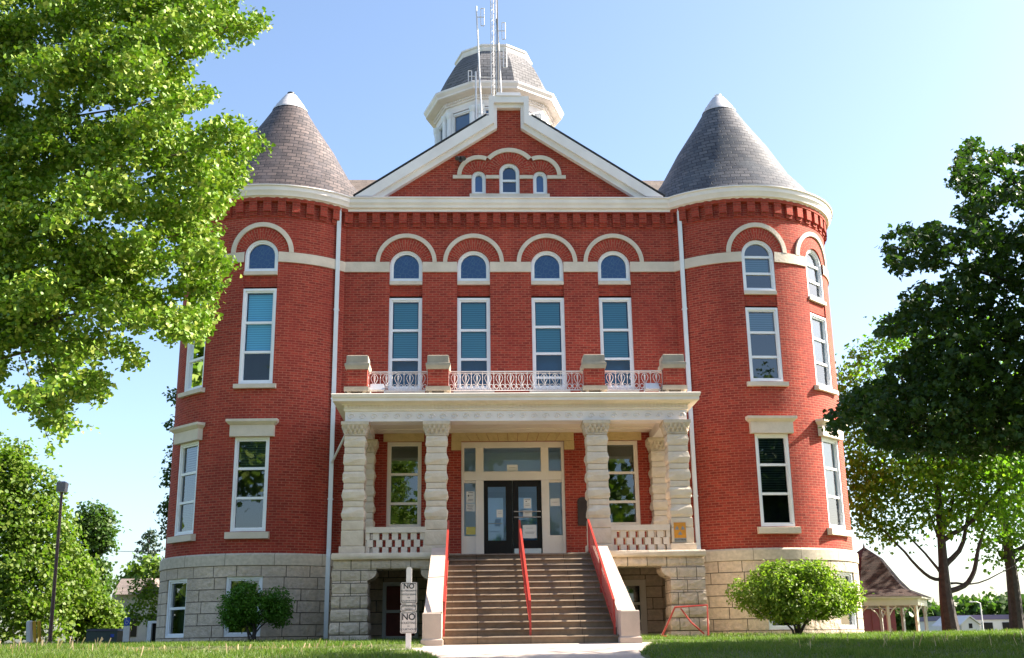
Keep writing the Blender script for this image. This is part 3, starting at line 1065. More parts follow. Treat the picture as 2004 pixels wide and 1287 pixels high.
def make_column(name):
    """origin on the ground under the column's axis"""
    b = MB()
    for k in range(len(CZ) - 1):
        rock = k % 2 == 0
        bulged(b, 0, 0, random.uniform(.525, .545) if rock else 0.515, CZ[k + 1] + .004, CZ[k] - .004, random.uniform(.028, .05) if rock else 0.006, 0.017 if rock else 0)
    bulged(b, 0, 0, 0.56, 2.863, 3.106, 0.006, 0)
    bulged(b, 0, 0, 0.57, 2.460, 2.855, 0.004, 0)
    bulged(b, 0, 0, 0.655, 2.268, 2.452, 0.004, 0)
    col = b.build(name, 'rock_stone', CH)
    c = MB()
    L = lambda w, z: [(-w, -w, z), (w, -w, z), (w, w, z), (-w, w, z)]
    c.hull([L(.285, 5.318), L(.285, 5.345), L(.262, 5.35), L(.272, 5.42), L(.30, 5.50), L(.345, 5.575), L(.36, 5.60), L(.36, 5.68)])
    # carved leaves round the bell
    for f in range(4):
        for k in range(5):
            x = (k - 2) * 0.115
            m = MB()
            for zc, wd, hh, yy in ((5.43, 0.045, 0.075, -.277), (5.52, 0.05, 0.07, -.312)):
                xx = x + (0.0 if zc < 5.5 else 0.057)
                if abs(xx) > .27:
                    continue
                m.hull([[(xx - wd, yy, zc - hh), (xx + wd, yy, zc - hh), (xx + wd * .8, yy + .03, zc + hh), (xx - wd * .8, yy + .03, zc + hh)],
                        [(xx - wd * .4, yy - .035, zc - hh * .3), (xx + wd * .4, yy - .035, zc - hh * .3), (xx + wd * .35, yy - .055, zc + hh * .8), (xx - wd * .35, yy - .055, zc + hh * .8)]])
            c.add(m, (0, 0, 0), f * math.pi / 2)
    c.build('capital', 'carved_stone', col, weld=False)
    return col


proto = make_column('porch_column')
first = True
for x, y in ((-4.262, PY + .27), (-2.128, PY + .27), (2.098, PY + .27), (4.242, PY + .27), (-4.25, -0.16), (4.23, -0.16)):
    c = proto if first else copy_tree(proto, CH)
    first = False
    c.location = (x, y, 0)

# floor, ledge, piers with brackets
b = MB()
b.box(-4.55, 4.55, -3.30, -0.14, 2.02, 2.20)
b.build('porch_floor', 'grey_stone', CH)
for s in (-1, 1):
    b = MB()
    bulged(b, s * 3.31, -1.70, 2.86, 2.10, 2.262, 0.02, 0.006, d=3.42)
    b.build('ledge', 'rock_stone', CH)
    b = MB()
    z = [-0.35, 0.27, 0.58, 0.92, 1.27, 1.58]
    ws = [1.0, 0.94, 0.90, 0.89, 0.88]
    for k in range(5):
        splits = ([0, 1], [0, .35, .72, 1], [0, 1], [0, .36, .7, 1], [0, .4, 1])[k]
        W = ws[k]
        x0 = s * 4.27 - W / 2
        for u0, u1 in zip(splits[:-1], splits[1:]):
            bulged(b, x0 + W * (u0 + u1) / 2, -2.90, W * (u1 - u0) - 0.008, z[k] + .004, z[k + 1] - .004, 0.035 if len(splits) == 2 or k == 1 else 0.018, 0.012, d=0.86)
    bulged(b, s * 4.27, -2.90, 0.9, 1.584, 1.87, 0.02, 0.01, d=0.84)
    bulged(b, s * 3.30, -2.90, 2.78, 1.874, 2.098, 0.025, 0.01, d=0.84)
    # curved brackets at the head of the opening
    for xx, dr in ((s * 3.845, -s), (s * 2.27, s)):
        pts = [(0, 1.87), (0.23, 1.87), (0.23, 1.76), (0.20, 1.70), (0.13, 1.64), (0.04, 1.60), (0, 1.58)]
        q = [(xx + dr * u, zz) for u, zz in pts]
        b.prism(q if dr < 0 else q[::-1], -3.31, -2.5)
    b.box(min(s * 4.15, s * 4.62), max(s * 4.15, s * 4.62), -2.48, -0.14, -0.3, 2.09)
    b.build('porch_pier', 'pier_stone', CH, weld=False)
    # pierced balustrade of chequered blocks
    b = MB()
    xa, xb = (2.38, 3.92)
    b.box(min(s * xa, s * xb), max(s * xa, s * xb), -3.12, -2.80, 2.79, 2.935)
    rows = ((2.264, 2.43), (2.43, 2.612), (2.612, 2.789))
    for r, (z0, z1) in enumerate(rows):
        k = 0
        x = xa + (0.0 if r % 2 == 0 else -0.085)
        while x < xb:
            u0, u1 = max(x, xa), min(x + 0.155, xb)
            if u1 - u0 > .03:
                lo, hi = sorted((s * u0, s * u1))
                b.box(lo, hi, -3.09 - 0.006 * (r % 2), -2.84, z0 + .001, z1 - .001)
            x += 0.24
    b.build('balustrade', 'limestone', CH, weld=False)

# entablature
b = MB()
L = lambda o, z: [(-4.53 - o, PY - o, z), (4.52 + o, PY - o, z), (4.52 + o, 0.0, z), (-4.53 - o, 0.0, z)]
b.hull([L(0, 5.955), L(.035, 5.965), L(.035, 6.005), L(.06, 6.02), L(.06, 6.025)], cap=True)
b.hull([L(.03, 6.0251), L(.03, 6.112)], cap=False)
b.hull([L(.075, 6.112), L(.085, 6.135), L(.24, 6.165), L(.30, 6.175), L(.30, 6.25), L(.325, 6.28), L(.345, 6.355), L(.33, 6.372), L(-.3, 6.40)])
n = 92
for k in range(n):
    x = -4.545 + 9.07 * (k + .5) / n
    b.box(x - 0.026, x + 0.026, PY - 0.062, PY - .02, 6.026, 6.111)
b.box(-4.55, 4.54, -.6, 0.0, 5.93, 5.954)
entab = b.build('porch_cornice', 'porch_paint', CH, weld=False)
b = MB()
b.box(-4.53, 4.52, PY, PY + .52, 5.688, 5.954)
b.box(-4.53, -4.01, PY + .521, 0.0, 5.688, 5.954)
b.box(4.00, 4.52, PY + .521, 0.0, 5.688, 5.954)
# running scroll relief on the frieze
for k in range(30):
    x = -4.38 + k * 0.302
    pts = [(x + 0.10 * math.cos(t) * (1 - t / 9.0), PY - 0.012, 5.815 + 0.085 * math.sin(t) * (1 - t / 9.0)) for t in np.linspace(0, 7.0, 12)]
    b.tube(pts, 0.014, 4, cap=False)
b.build('frieze', 'cornice_paint', entab, weld=False)

# pedestals on the balcony
pp = MB()
pp.box(-.275, .275, -.27, .30, 6.62, 7.10)
ped0 = pp.build('balcony_pedestal', 'brick', CH)
c = MB()
Lq = lambda w, y0, y1, z: [(-w, y0, z), (w, y0, z), (w, y1, z), (-w, y1, z)]
c.hull([Lq(.30, -.295, .325, 7.101), Lq(.33, -.325, .355, 7.20), Lq(.33, -.325, .355, 7.26), Lq(.29, -.285, .315, 7.275), Lq(.285, -.28, .31, 7.475), Lq(.25, -.25, .28, 7.49)])
c.build('cap', 'grey_stone', ped0)
c = MB()
c.box(-.33, .33, -.325, .355, 6.50, 6.619)
for x in (-.25, .16):
    c.box(x, x + .09, -.28, .31, 6.375, 6.499)
c.build('plinth', 'grey_stone', ped0)
for k, x in enumerate((-4.25, -2.095, 2.095, 4.245)):
    o = ped0 if k == 0 else copy_tree(ped0, CH)
    o.location = (x, PY + .27, 0)


def rail_panel(x0, x1, y):
    b = MB()
    b.box(x0, x1, y - .02, y + .02, 7.075, 7.10)
    b.box(x0, x1, y - .012, y + .012, 7.035, 7.045)
    b.box(x0, x1, y - .018, y + .018, 6.56, 6.58)
    n = max(1, round((x1 - x0) / 0.30))
    m = (x1 - x0) / n
    r = 0.0085
    for k in range(n + 1):
        x = x0 + k * m
        b.tube([(x, y, 6.57), (x, y, 7.08)], r, 4)
    for k in range(n):
        xc = x0 + (k + .5) * m
        b.tube([(xc, y, 6.57), (xc, y, 7.04)], r, 4)
        b.tube([(xc, y, 6.82), (xc, y, 6.88), (xc, y, 6.98), (xc, y, 7.0)], [.006, .022, .026, .006], 5)
        for s in (-1, 1):
            b.tube([(xc + s * w_, y, z_) for w_, z_ in ((0.0, 7.04), (.045, 7.01), (.085, 6.95), (.092, 6.90), (.07, 6.84), (.035, 6.78), (.015, 6.72), (.03, 6.66), (.07, 6.60), (.1, 6.58))], r, 4)
            b.tube([(xc + s * (.085 + .05 * math.cos(t)) , y, 6.68 + .06 * math.sin(t)) for t in np.linspace(2.9, -2.6, 10)], r, 4)
            b.tube([(xc + s * (.15 * m / .30 - .03 * math.cos(t)), y, 7.01 + .02 * math.sin(t)) for t in np.linspace(0, 3.1, 5)], r * .8, 4)
    return b


for x0, x1, wh in ((-3.97, -2.375, 'left of the balcony between two brick pedestals'), (-1.815, 1.815, 'long centre bay of the balcony over the entrance'), (2.375, 3.965, 'right bay of the balcony beside the tower downspout')):
    b = rail_panel(x0 + 0.003, x1 - 0.003, -2.84)
    o = b.build('balcony_railing', 'iron_paint', None, weld=False)
    tag(o, 'scrolled pale iron railing, ' + wh, 'railing', 'iron railings along the balcony')
# two short stays in front of the centre bay
for x in (-0.03, 0.16):
    pass

# ------------------------------------------------------------------ steps
NST = 14
y_top, y_bot, z_top = -3.56, -8.24, 2.20
st = MB()
prof = [(-0.15, -0.3)]
poly = [(y_top + 0.3, -0.3), (y_bot, -0.3)]
rise, run = (z_top - 0.01) / NST, (y_bot - y_top) / -(NST - 1) * -1
run = (y_top - y_bot) / (NST - 1)
for k in range(NST):
    y = y_bot + k * run
    z0, z1 = 0.01 + k * rise, 0.01 + (k + 1) * rise
    st.box(-1.83, 1.83, y, min(y + run + 0.25, y_top + 0.4), z0 - (0.35 if k == 0 else 0.0), z1 - 0.045)
    yb = min(y + run + 0.25, y_top + 0.4)
    st.prismx([(y - 0.028, z1 - 0.0445), (yb, z1 - 0.0445), (yb, z1), (y + 0.004, z1), (y - 0.028, z1 - 0.026)], -1.83, 1.83)
stairs = st.build('staircase', 'step_stone', CH, weld=False)
for s in (-1, 1):
    b = MB()
    pl = [(-3.30, -0.3), (-3.30, 2.36), (-3.62, 2.36), (-8.12, 0.66), (-8.12, -0.3)]
    b.prismx(pl, min(s * 1.832, s * 2.21), max(s * 1.832, s * 2.21))
    L2 = lambda o, z: [(s * 2.03 - .195 - o, -8.56 - o, z), (s * 2.03 + .195 + o, -8.56 - o, z), (s * 2.03 + .195 + o, -8.0, z), (s * 2.03 - .195 - o, -8.0, z)]
    b.hull([L2(.03, -.3), L2(.03, .10), L2(.0, .13), L2(.0, .625), L2(-.02, .645)])
    b.build('cheek_wall', 'cheek_concrete', stairs, weld=False)
# solid mass under the landing so that the porch is closed in the middle
b = MB()
b.box(-1.83, 1.83, y_top + .401, -0.2, -0.3, 2.01)
b.build('landing_base', 'ashlar', CH)

# handrails on the steps
def handrail(x, label):
    h = tag(empty('handrail', (x, y_bot, 0.16)), label, 'handrail', 'red handrails on the steps')
    ox, oy, oz = x, y_bot, 0.16
    Lp = lambda y, z: (0, y - oy, z - oz)
    top = lambda y: 0.87 + (y + 8.1) / 4.5 * (2.985 - 0.87)
    nose = lambda y: 0.165 + (y - y_bot) / run * rise
    b = MB()
    for a, c_ in ((-8.12, -3.52),):
        b.hull([[(-.024, a - oy, top(a) - .02 - oz), (.024, a - oy, top(a) - .02 - oz), (.024, a - oy, top(a) + .02 - oz), (-.024, a - oy, top(a) + .02 - oz)],
                [(-.024, c_ - oy, top(c_) - .02 - oz), (.024, c_ - oy, top(c_) - .02 - oz), (.024, c_ - oy, top(c_) + .02 - oz), (-.024, c_ - oy, top(c_) + .02 - oz)]])
    b.build('top_rail', 'red_paint', h)
    b = MB()
    a, c_ = -8.10, -3.54
    b.tube([Lp(a, nose(a) + .10), Lp(c_, nose(c_) + .10)], 0.018, 6)
    b.build('bottom_rail', 'red_paint', h)
    for y in (-8.10, -5.85, -3.54):
        b = MB()
        zf = 0.165 if y < -8 else 0.165 + max(0, math.floor((y - y_bot) / run + 1e-6)) * rise
        b.box(-.022, .022, y - .022 - oy, y + .022 - oy, zf - oz - 0.002, top(y) - .02 - oz)
        b.build('post', 'red_paint', h)
    n = 30
    for k in range(1, n):
        y = -8.10 + (8.10 - 3.54) * k / n
        if abs(y + 5.85) < .05:
            continue
        b = MB()
        b.box(-.006, .006, y - .006 - oy, y + .006 - oy, nose(y) + .10 - oz, top(y) - .021 - oz)
        b.build('baluster', 'red_paint', h)


handrail(-1.80, 'red metal handrail along the shaded left cheek wall of the steps')
handrail(0.0, 'red metal handrail running down the middle of the steps')
handrail(1.76, 'red metal handrail along the sunlit right cheek wall of the steps')

# loose pipe frame to the right of the steps
b = MB()
pa = [at(1295, 1245, -7.0), at(1321, 1188, -7.0), at(1384, 1184, -7.0), at(1386, 1243, -7.0)]
gz7 = lawn_z(pa[0].x, -7.0)
base = Vector((pa[0].x, -7.0, 0.0))
rel = [Vector(q) - base for q in pa]
b.tube(rel, 0.022, 8)
b.tube([Vector(at(1332, 1190, -7.0)) - base, Vector(at(1352, 1217, -7.0)) - base, Vector(at(1378, 1240, -7.0)) - base], 0.018, 8)
b.tube([rel[0], rel[0] + Vector((.12, .02, 0))], 0.018, 6)
tag(b.build('pipe_frame', 'red_paint', None, loc=base, weld=False), 'bent red pipe rail standing in front of the right porch pier', 'pipe rail')

# ------------------------------------------------------------------ downspouts
for s in (-1, 1):
    x = s * 5.20
    b = MB()
    b.box(x - .058, x + .058, -.33, -.23, 2.62, 12.82)
    b.hull([[(x - .058, -.33, 2.62), (x + .058, -.33, 2.62), (x + .058, -.23, 2.62), (x - .058, -.23, 2.62)], [(x - .058, -.40, 2.40), (x + .058, -.40, 2.40), (x + .058, -.30, 2.40), (x - .058, -.30, 2.40)]])
    b.box(x - .0585, x + .0585, -.40, -.30, 0.05, 2.40)
    for z in (4.0, 6.9, 9.6):
        b.box(x - .075, x + .075, -.335, -.2, z, z + .04)
    if s < 0:
        b.tube([(x, -.30, 5.05), (x + .1, -.6, 5.12), (-4.56, -2.2, 5.62)], 0.035, 6)
    b.build('downspout', 'white_paint', CH, weld=False)

# ------------------------------------------------------------------ cupola
DX, DY = -0.25, 9.0
b = MB()
b.lathe([(2.22, 15.6), (2.22, 19.95)], DX, DY, -18, 342, 10)
cup = b.build('cupola', 'white_paint', CH)
b = MB()
b.lathe([(2.2, 19.94), (2.33, 19.95), (2.33, 20.22), (2.40, 20.24), (2.40, 20.30), (2.42, 20.40), (2.72, 20.47), (2.76, 20.50), (2.76, 20.56), (2.84, 20.68), (2.85, 20.76), (2.82, 20.78), (2.3, 20.80)], DX, DY, -18, 342, 10)
for f in range(10):
    t = R(36 * f)
    ap = 2.40 * math.cos(R(18))
    for k in range(15):
        m = MB()
        x = (k - 7) * 0.093
        m.box(x - .026, x + .026, -ap - .06, -ap + .02, 20.305, 20.385)
        b.add(m, (DX, DY, 0), t)
b.build('cupola_cornice', 'cornice_paint', cup, weld=False)
b = MB()
b.lathe([(2.45, 20.77), (2.40, 21.0), (2.30, 21.35), (2.16, 21.75), (1.95, 22.18), (1.70, 22.54), (1.50, 22.78)], DX, DY, -18, 342, 10)
b.build('cupola_roof', 'grey_shingle', cup)
b = MB()
b.lathe([(1.52, 22.74), (1.54, 22.80), (1.56, 22.93), (1.60, 22.96), (1.60, 23.03), (1.5, 23.06), (0.0, 23.2)], DX, DY, -18, 342, 10)
b.build('crown_trim', 'cornice_paint', cup)
cols = MB()
for f in range(10):
    t = R(36 * f + 18)
    for off in (-0.07, 0.07):
        q = t + off
        x, y = DX + 2.30 * math.sin(q), DY - 2.30 * math.cos(q)
        cols.lathe([(.11, 16.0), (.10, 19.72), (.115, 19.74), (.13, 19.80), (.16, 19.90), (.16, 19.955)], x, y, 0, 360, 10)
cols.build('colonnettes', 'white_paint', cup, smooth=True)
for f in range(-3, 4):
    t = R(36 * f)
    w = make_window(0.92, 2.45, bars=(1.45,), parent=CH, y0=-0.10, fw=0.06, sw=0.04, back=0.098, backmat='mirrored_sky')
    ap = 2.22 * math.cos(R(18))
    w.location = (DX + ap * math.sin(t), DY - ap * math.cos(t), 17.45)
    w.rotation_euler = (0, 0, t)

# ------------------------------------------------------------------ aerials on the roof
MY = 4.2
mq0, mq1 = at(967, 185, MY), at(960.5, 0, MY)
mast = tag(empty('radio_mast', (mq0.x, MY, 16.1)), 'tall triangular lattice radio mast rising behind the gable crown', 'radio mast')
b = MB()
legs = [(-.10, 0, 0), (.10, 0, 0), (0, .17, 0)]
for l in legs:
    b.tube([(l[0], l[1], 0), (l[0], l[1], 11)], .017, 6)
z = 0.2
k = 0
while z < 10.7:
    for i in range(3):
        p0, p1 = legs[i], legs[(i + 1) % 3]
        b.tube([(p0[0], p0[1], z), (p1[0], p1[1], z + .22)] if k % 2 else [(p1[0], p1[1], z), (p0[0], p0[1], z + .22)], .007, 4)
    z += .22
    k += 1
b.build('lattice', 'galvanised', mast, weld=False)
b = MB()
b.tube([(.14, -.05, 0.1), (.16, -.05, 5), (.14, -.05, 7.4)], .026, 6)
b.build('coax_cable', 'dark_metal', mast)


def aerial(top_px, foot_px, zb, loops, label):
    """top_px, foot_px: where the pole's ends show; loops: (row, half height, side)"""
    t_, f_ = at(*top_px, MY), at(*foot_px, MY)
    sl_ = (t_.x - f_.x) / (t_.z - f_.z)
    x0 = f_.x - (f_.z - zb) * sl_
    a = tag(empty('dipole_antenna', (x0, MY, zb)), label, 'antenna', 'dipole antennas behind the gable')
    X = lambda z: z * sl_
    zt = t_.z - zb
    b = MB()
    b.tube([(0, 0, 0), (X(zt), 0, zt)], .030, 8)
    b.build('pole', 'galvanised', a)
    for row, hh, sx in loops:
        b = MB()
        zc = at(top_px[0], row, MY).z - zb
        xx = X(zc)
        b.tube([(xx, 0, zc), (xx + sx * .26, 0, zc)], .018, 6)
        for u in (.15, .27):
            b.tube([(xx + sx * u, 0, zc - hh), (xx + sx * u, 0, zc + hh)], .018, 6)
        for e in (-hh, hh):
            b.tube([(xx + sx * .15, 0, zc + e), (xx + sx * .27, 0, zc + e)], .018, 6)
        b.build('folded_dipole', 'galvanised', a, weld=False)
    for zc in (zt * .52, .35):
        b = MB()
        b.tube([(X(zc), 0, zc), (mq0.x - x0, 0.02, zc)], .018, 6)
        b.build('bracket', 'galvanised', a)
    return a


aerial((932, 12), (941, 195), 16.6, [(33, .36, 1)], 'tall dipole antenna pole left of the lattice mast')
aerial((973, 36), (979.5, 160), 16.6, [(60, .34, 1), (113, .38, 1)], 'dipole antenna pole with two loops right of the lattice mast')
aerial((931, 140), (932, 200), 16.5, [(149, .22, -1)], 'short dipole antenna low beside the left antenna pole')

# ------------------------------------------------------------------ small fittings on the building
fl = tag(empty('floodlight', (-1.52, -.0, 14.55)), 'black twin floodlight bracket on the brick gable left of the small arches', 'floodlight')
b = MB()
b.box(-.06, .06, -.06, -.001, -.05, .08)
b.tube([(0, -.04, .02), (0, -.22, .04)], .02, 6)
b.build('bracket', 'dark_metal', fl)
for s in (-1, 1):
    b = MB()
    d = Vector((s * .35, -.6, -.5)).normalized()
    p0 = Vector((s * .02, -.20, .05))
    b.tube([p0, p0 + d * .08, p0 + d * .20, p0 + d * .22], [.03, .045, .075, .07], 10)
    b.build('lamp_head', 'dark_metal', fl)

sgn_ = tag(empty('shelter_sign', (4.17, PY - .012, 2.73)), 'faded orange fallout shelter sign fixed to the right end column', 'sign')
b = MB()
b.box(-.155, .155, -.012, 0.0, -.145, .25)
b.build('plate', 'orange_plate', sgn_)
b = MB()
b.box(-.155, .155, -.013, 0.0, -.25, -.146)
b.build('caption_strip', 'faded_grey', sgn_)
b = MB()
for k in range(3):
    a0 = R(90 + 30 + 120 * k + 0)
    cx_, cz_ = 0.0, .055
    am = R(30 + 120 * k)
    pts = [(cx_ + .028 * math.cos(am), cz_ + .028 * math.sin(am))]
    pts += [(cx_ + .125 * math.cos(am + R(q)), cz_ + .125 * math.sin(am + R(q))) for q in (-28, -14, 0, 14, 28)]
    b.prism(pts, -.0165, -.0125)
b.build('trefoil', 'faded_grey', sgn_)
text_mesh('FALLOUT SHELTER', 0.034, 'lettering', 'ink', sgn_, (0, -.0145, -.195))

b = MB()
pl = [(-.15, -.42), (.15, -.42), (.15, .28)] + [(.15 * math.cos(t), .28 + .12 * math.sin(t)) for t in np.linspace(.3, math.pi - .3, 8)] + [(-.15, .28)]
b.prism(pl, -.05, -.001)
tag(b.build('memorial_plaque', 'bronze', None, loc=(1.985, 0, 3.65)), 'dark bronze memorial plaque with arched head on the brick beside the right column', 'plaque')

for x, y, lb in ((-3.72, -2.95, 'grey box floodlight on the balcony beside the leftmost pedestal'), (3.66, -2.9, 'grey box floodlight on the balcony beside the rightmost pedestal')):
    f = tag(empty('box_floodlight', (x, y, 6.40)), lb, 'floodlight', 'box floodlights on the balcony deck')
    b = MB()
    b.hull([[(-.19, -.10, .16), (.19, -.10, .16), (.19, .16, .16), (-.19, .16, .16)], [(-.17, -.03, .33), (.17, -.03, .33), (.17, .16, .33), (-.17, .16, .33)]])
    b.build('housing', 'galvanised', f)
    b = MB()
    b.box(-.21, -.195, -.03, .10, -.01, .25)
    b.box(.195, .21, -.03, .10, -.01, .25)
    b.box(-.195, .195, -.03, .10, -.01, .03)
    b.build('yoke', 'galvanised', f, weld=False)


def notice(x, z, w, h, mat, label, lines, y=0.118):
    o = tag(empty('paper_notice', (x, y, z)), label, 'notice', 'paper notices taped inside the entrance glass')
    b = MB()
    b.box(-w / 2, w / 2, -.002, 0.0, -h / 2, h / 2)
    b.build('sheet', mat, o)
    b = MB()
    for u0, u1, v, t in lines:
        b.box(u0 * w, u1 * w, -.004, -.0022, v * h - t * h / 2, v * h + t * h / 2)
    if lines:
        b.build('print', 'grey_ink', o, weld=False)


GY = 0.142
L1 = [(-.3, .3, .38, .04), (-.3, -.15, .12, .16), (-.08, .3, .16, .03), (-.25, .3, -.2, .03), (-.3, .25, -.32, .03)]
L2_ = [(-.35, .35, .3, .05), (-.3, .3, .1, .04), (-.35, .2, -.1, .05), (-.2, .3, -.3, .04)]
notice(-1.24, 4.10, .25, .33, 'paper', 'white notice with a small dark mark, upper sheet in the left sidelight', L1, .166)
notice(-1.24, 3.80, .26, .22, 'paper', 'white notice with dark print lines, lower sheet in the left sidelight', L2_, .166)
notice(-1.23, 3.14, .27, .22, 'yellow_paper', 'yellow sheet at the foot of the left sidelight', [], .166)
notice(1.20, 3.93, .27, .22, 'paper', 'plain white sheet in the right sidelight', [(-.3, .3, 0, .02)], .166)
notice(-.02, 4.92, .31, .22, 'paper', 'white sheet at the bottom of the glass over the doors', [(-.3, .3, .1, .03)], .166)
notice(.40, 3.90, .21, .28, 'paper', 'white poster with a black square, top sheet on the right door', [(-.4, .4, .38, .05), (-.25, -.05, .2, .09), (-.3, .3, -.05, .03), (-.3, .3, -.2, .03)], GY)
notice(.40, 3.60, .26, .20, 'paper', 'white sheet just above the push bars of the right door', [(-.3, .3, .2, .02), (-.3, .2, 0, .02)], GY)
notice(.45, 3.10, .40, .38, 'paper', 'large white sheet low on the right door under the push bars', [(-.35, .35, -.05, .03), (-.3, .3, -.15, .02), (-.25, .25, .25, .015)], GY)
notice(-.40, 3.62, .18, .22, 'paper', 'white sheet on the glass of the left door above its push bar', [(-.3, .3, .2, .03), (-.3, .3, 0, .03)], GY)

# ------------------------------------------------------------------ sign post on the lawn
sp = tag(empty('sign_post', (-2.44, -9.75, 0.0)), 'white post with three stacked NO signs beside the left cheek wall', 'sign post')
gpost = ground_z(-2.44, -9.75)
b = MB()
b.hull([[(-.05, -.02, gpost - .1), (.05, -.02, gpost - .1), (.05, .02, gpost - .1), (-.05, .02, gpost - .1)], [(-.054, -.02, 1.44), (.054, -.02, 1.44), (.054, .02, 1.44), (-.054, .02, 1.44)],
        [(-.03, -.02, 1.482), (.03, -.02, 1.482), (.03, .02, 1.482), (-.03, .02, 1.482)]])
b.build('post', 'white_post', sp)


def rrect(w, h, r, n=5):
    pts = []
    for cx_, cz_, a in ((w / 2 - r, -h / 2 + r, -90), (w / 2 - r, h / 2 - r, 0), (-w / 2 + r, h / 2 - r, 90), (-w / 2 + r, -h / 2 + r, 180)):
        pts += [(cx_ + r * math.cos(R(a + 90 * k / n)), cz_ + r * math.sin(R(a + 90 * k / n))) for k in range(n + 1)]
    return pts


for z, h, lines in ((.985, .405, [('NO', .135, .125), ('SKATEBOARDING', .038, .04), ('BICYCLE RIDING', .040, -.03), ('OR', .034, -.09), ('ROLLER SKATING', .038, -.15)]),
                    (.705, .13, [('ON COURTHOUSE', .033, .022), ('PROPERTY', .033, -.024)]),
                    (.43, .40, [('NO', .165, .10), ('SOLICITING', .056, -.01), ('IN', .038, -.07), ('COURTHOUSE', .049, -.13)])):
    w = .315
    b = MB()
    b.prism(rrect(w, h, .03), -.026, -.021)
    pan = b.build('sign_panel', 'sign_plate', sp)
    pan.location = (0, 0, z)
    b = MB()
    ring(b, rrect(w - .03, h - .03, .022), rrect(w - .05, h - .05, .016), -.029, -.0262)
    b.build('border', 'ink', pan, weld=False)
    for body, sz, zz in lines:
        text_mesh(body, sz, 'lettering', 'ink' if body == 'NO' else 'grey_ink', pan, (0, -.0275, zz), 0.0012)

# ------------------------------------------------------------------ vegetation
GINKGO = (np.array([(0, 0, 0), (.42, .50, .10), (.30, .78, .02), (0, .70, -.06), (-.30, .78, .02), (-.42, .50, .10)]), [(0, 1, 2, 3), (0, 3, 4, 5)])
MAPLE = (np.array([(0, 0, 0), (.30, .12, .05), (.55, .48, .02), (.26, .52, .05), (0, 1.0, -.08), (-.26, .52, .05), (-.55, .48, .02), (-.30, .12, .05)]), [(0, 1, 2, 3, 4), (0, 4, 5, 6, 7)])
OVAL = (np.array([(0, 0, 0), (.26, .45, .06), (0, 1.0, -.08), (-.26, .45, .06)]), [(0, 1, 2), (0, 2, 3)])
SPRAY = (np.array([(0, 0, 0), (.42, .22, .1), (.34, .72, -.05), (0, 1.0, .06), (-.30, .70, .1), (-.46, .28, -.06)]), [(0, 1, 2, 3), (0, 3, 4, 5)])


def unit(a):
    return a / np.maximum(1e-9, np.linalg.norm(a, axis=1, keepdims=True))


def leaves(name, P, size, tpl, mat, parent=None, up=0.5, out=None, outw=0.6, droop=0.0):
    """one leaf-sized fold of faces per point; the leaf's face leans to the sky and outwards"""
    P = np.asarray(P, float)
    n = len(P)
    size = np.broadcast_to(np.asarray(size, float), (n,))
    nor = rng.normal(size=(n, 3)) * 0.6
    nor[:, 2] += up
    if out is not None:
        nor += outw * out
    nor = unit(nor)
    tn = rng.normal(size=(n, 3))
    tn[:, 2] -= droop
    tn = unit(tn - nor * (tn * nor).sum(1, keepdims=True))
    bn = np.cross(tn, nor)
    tv, tf = tpl
    V = P[:, None, :] + size[:, None, None] * (tv[None, :, 0:1] * bn[:, None, :] + (tv[None, :, 1:2] - .4) * tn[:, None, :] + tv[None, :, 2:3] * nor[:, None, :])
    k = len(tv)
    V = V.reshape(-1, 3)
    me = bpy.data.meshes.new(name)
    me.vertices.add(len(V))
    me.vertices.foreach_set('co', V.ravel())
    ls = np.array([len(f) for f in tf])
    idx = np.concatenate([np.array(f) for f in tf])
    me.loops.add(len(idx) * n)
    me.loops.foreach_set('vertex_index', (idx[None, :] + k * np.arange(n)[:, None]).ravel().astype(np.int32))
    me.polygons.add(len(tf) * n)
    st = np.concatenate([[0], np.cumsum(ls)[:-1]])
    me.polygons.foreach_set('loop_start', (st[None, :] + len(idx) * np.arange(n)[:, None]).ravel().astype(np.int32))
    me.update(calc_edges=True)
    me.materials.append(MATS[mat])
    o = bpy.data.objects.new(name, me)
    COL.objects.link(o)
    if parent is not None:
        o.parent = parent
        o.location = -parent.location
    return o


def inpoly(pts, poly):
    poly = np.asarray(poly, float)
    x, y = pts[:, 0], pts[:, 1]
    c = np.zeros(len(pts), bool)
    j = len(poly) - 1
    for i in range(len(poly)):
        xi, yi = poly[i]
        xj, yj = poly[j]
        hit = ((yi > y) != (yj > y)) & (x < (xj - xi) * (y - yi) / (yj - yi + 1e-12) + xi)
        c ^= hit
        j = i
    return c


def pix2world(uv, y):
    d = np.array(FWD)[None] + ((uv[:, 0:1] - CU) / FPX) * np.array(RGT)[None] + ((CV - uv[:, 1:2]) / FPX) * np.array(UPV)[None]
    t = (y + 32.0) / d[:, 1]
    return np.array(CAM)[None] + d * t[:, None]


def limb(mb, pts, r0, r1, n=7, wob=0.0):
    pts = [Vector(p) for p in pts]
    fine = []
    for i in range(len(pts) - 1):
        p0, p1 = pts[max(i - 1, 0)], pts[i]
        p2, p3 = pts[i + 1], pts[min(i + 2, len(pts) - 1)]
        for k in range(4):
            t = k / 4
            q = 0.5 * ((2 * p1) + (p2 - p0) * t + (2 * p0 - 5 * p1 + 4 * p2 - p3) * t * t + (3 * p1 - p0 - 3 * p2 + p3) * t ** 3)
            fine.append(q + Vector((random.uniform(-wob, wob), random.uniform(-wob, wob), random.uniform(-wob, wob))))
    fine.append(pts[-1])
    m = len(fine)
    mb.tube(fine, [r0 + (r1 - r0) * (i / (m - 1)) ** 0.8 for i in range(m)], n)


def clusters(centres, per, spread, flat=0.75):
    c = np.repeat(np.asarray(centres), per, axis=0)
    o = rng.normal(size=c.shape) * spread
    o[:, 2] *= flat
    return c + o, o


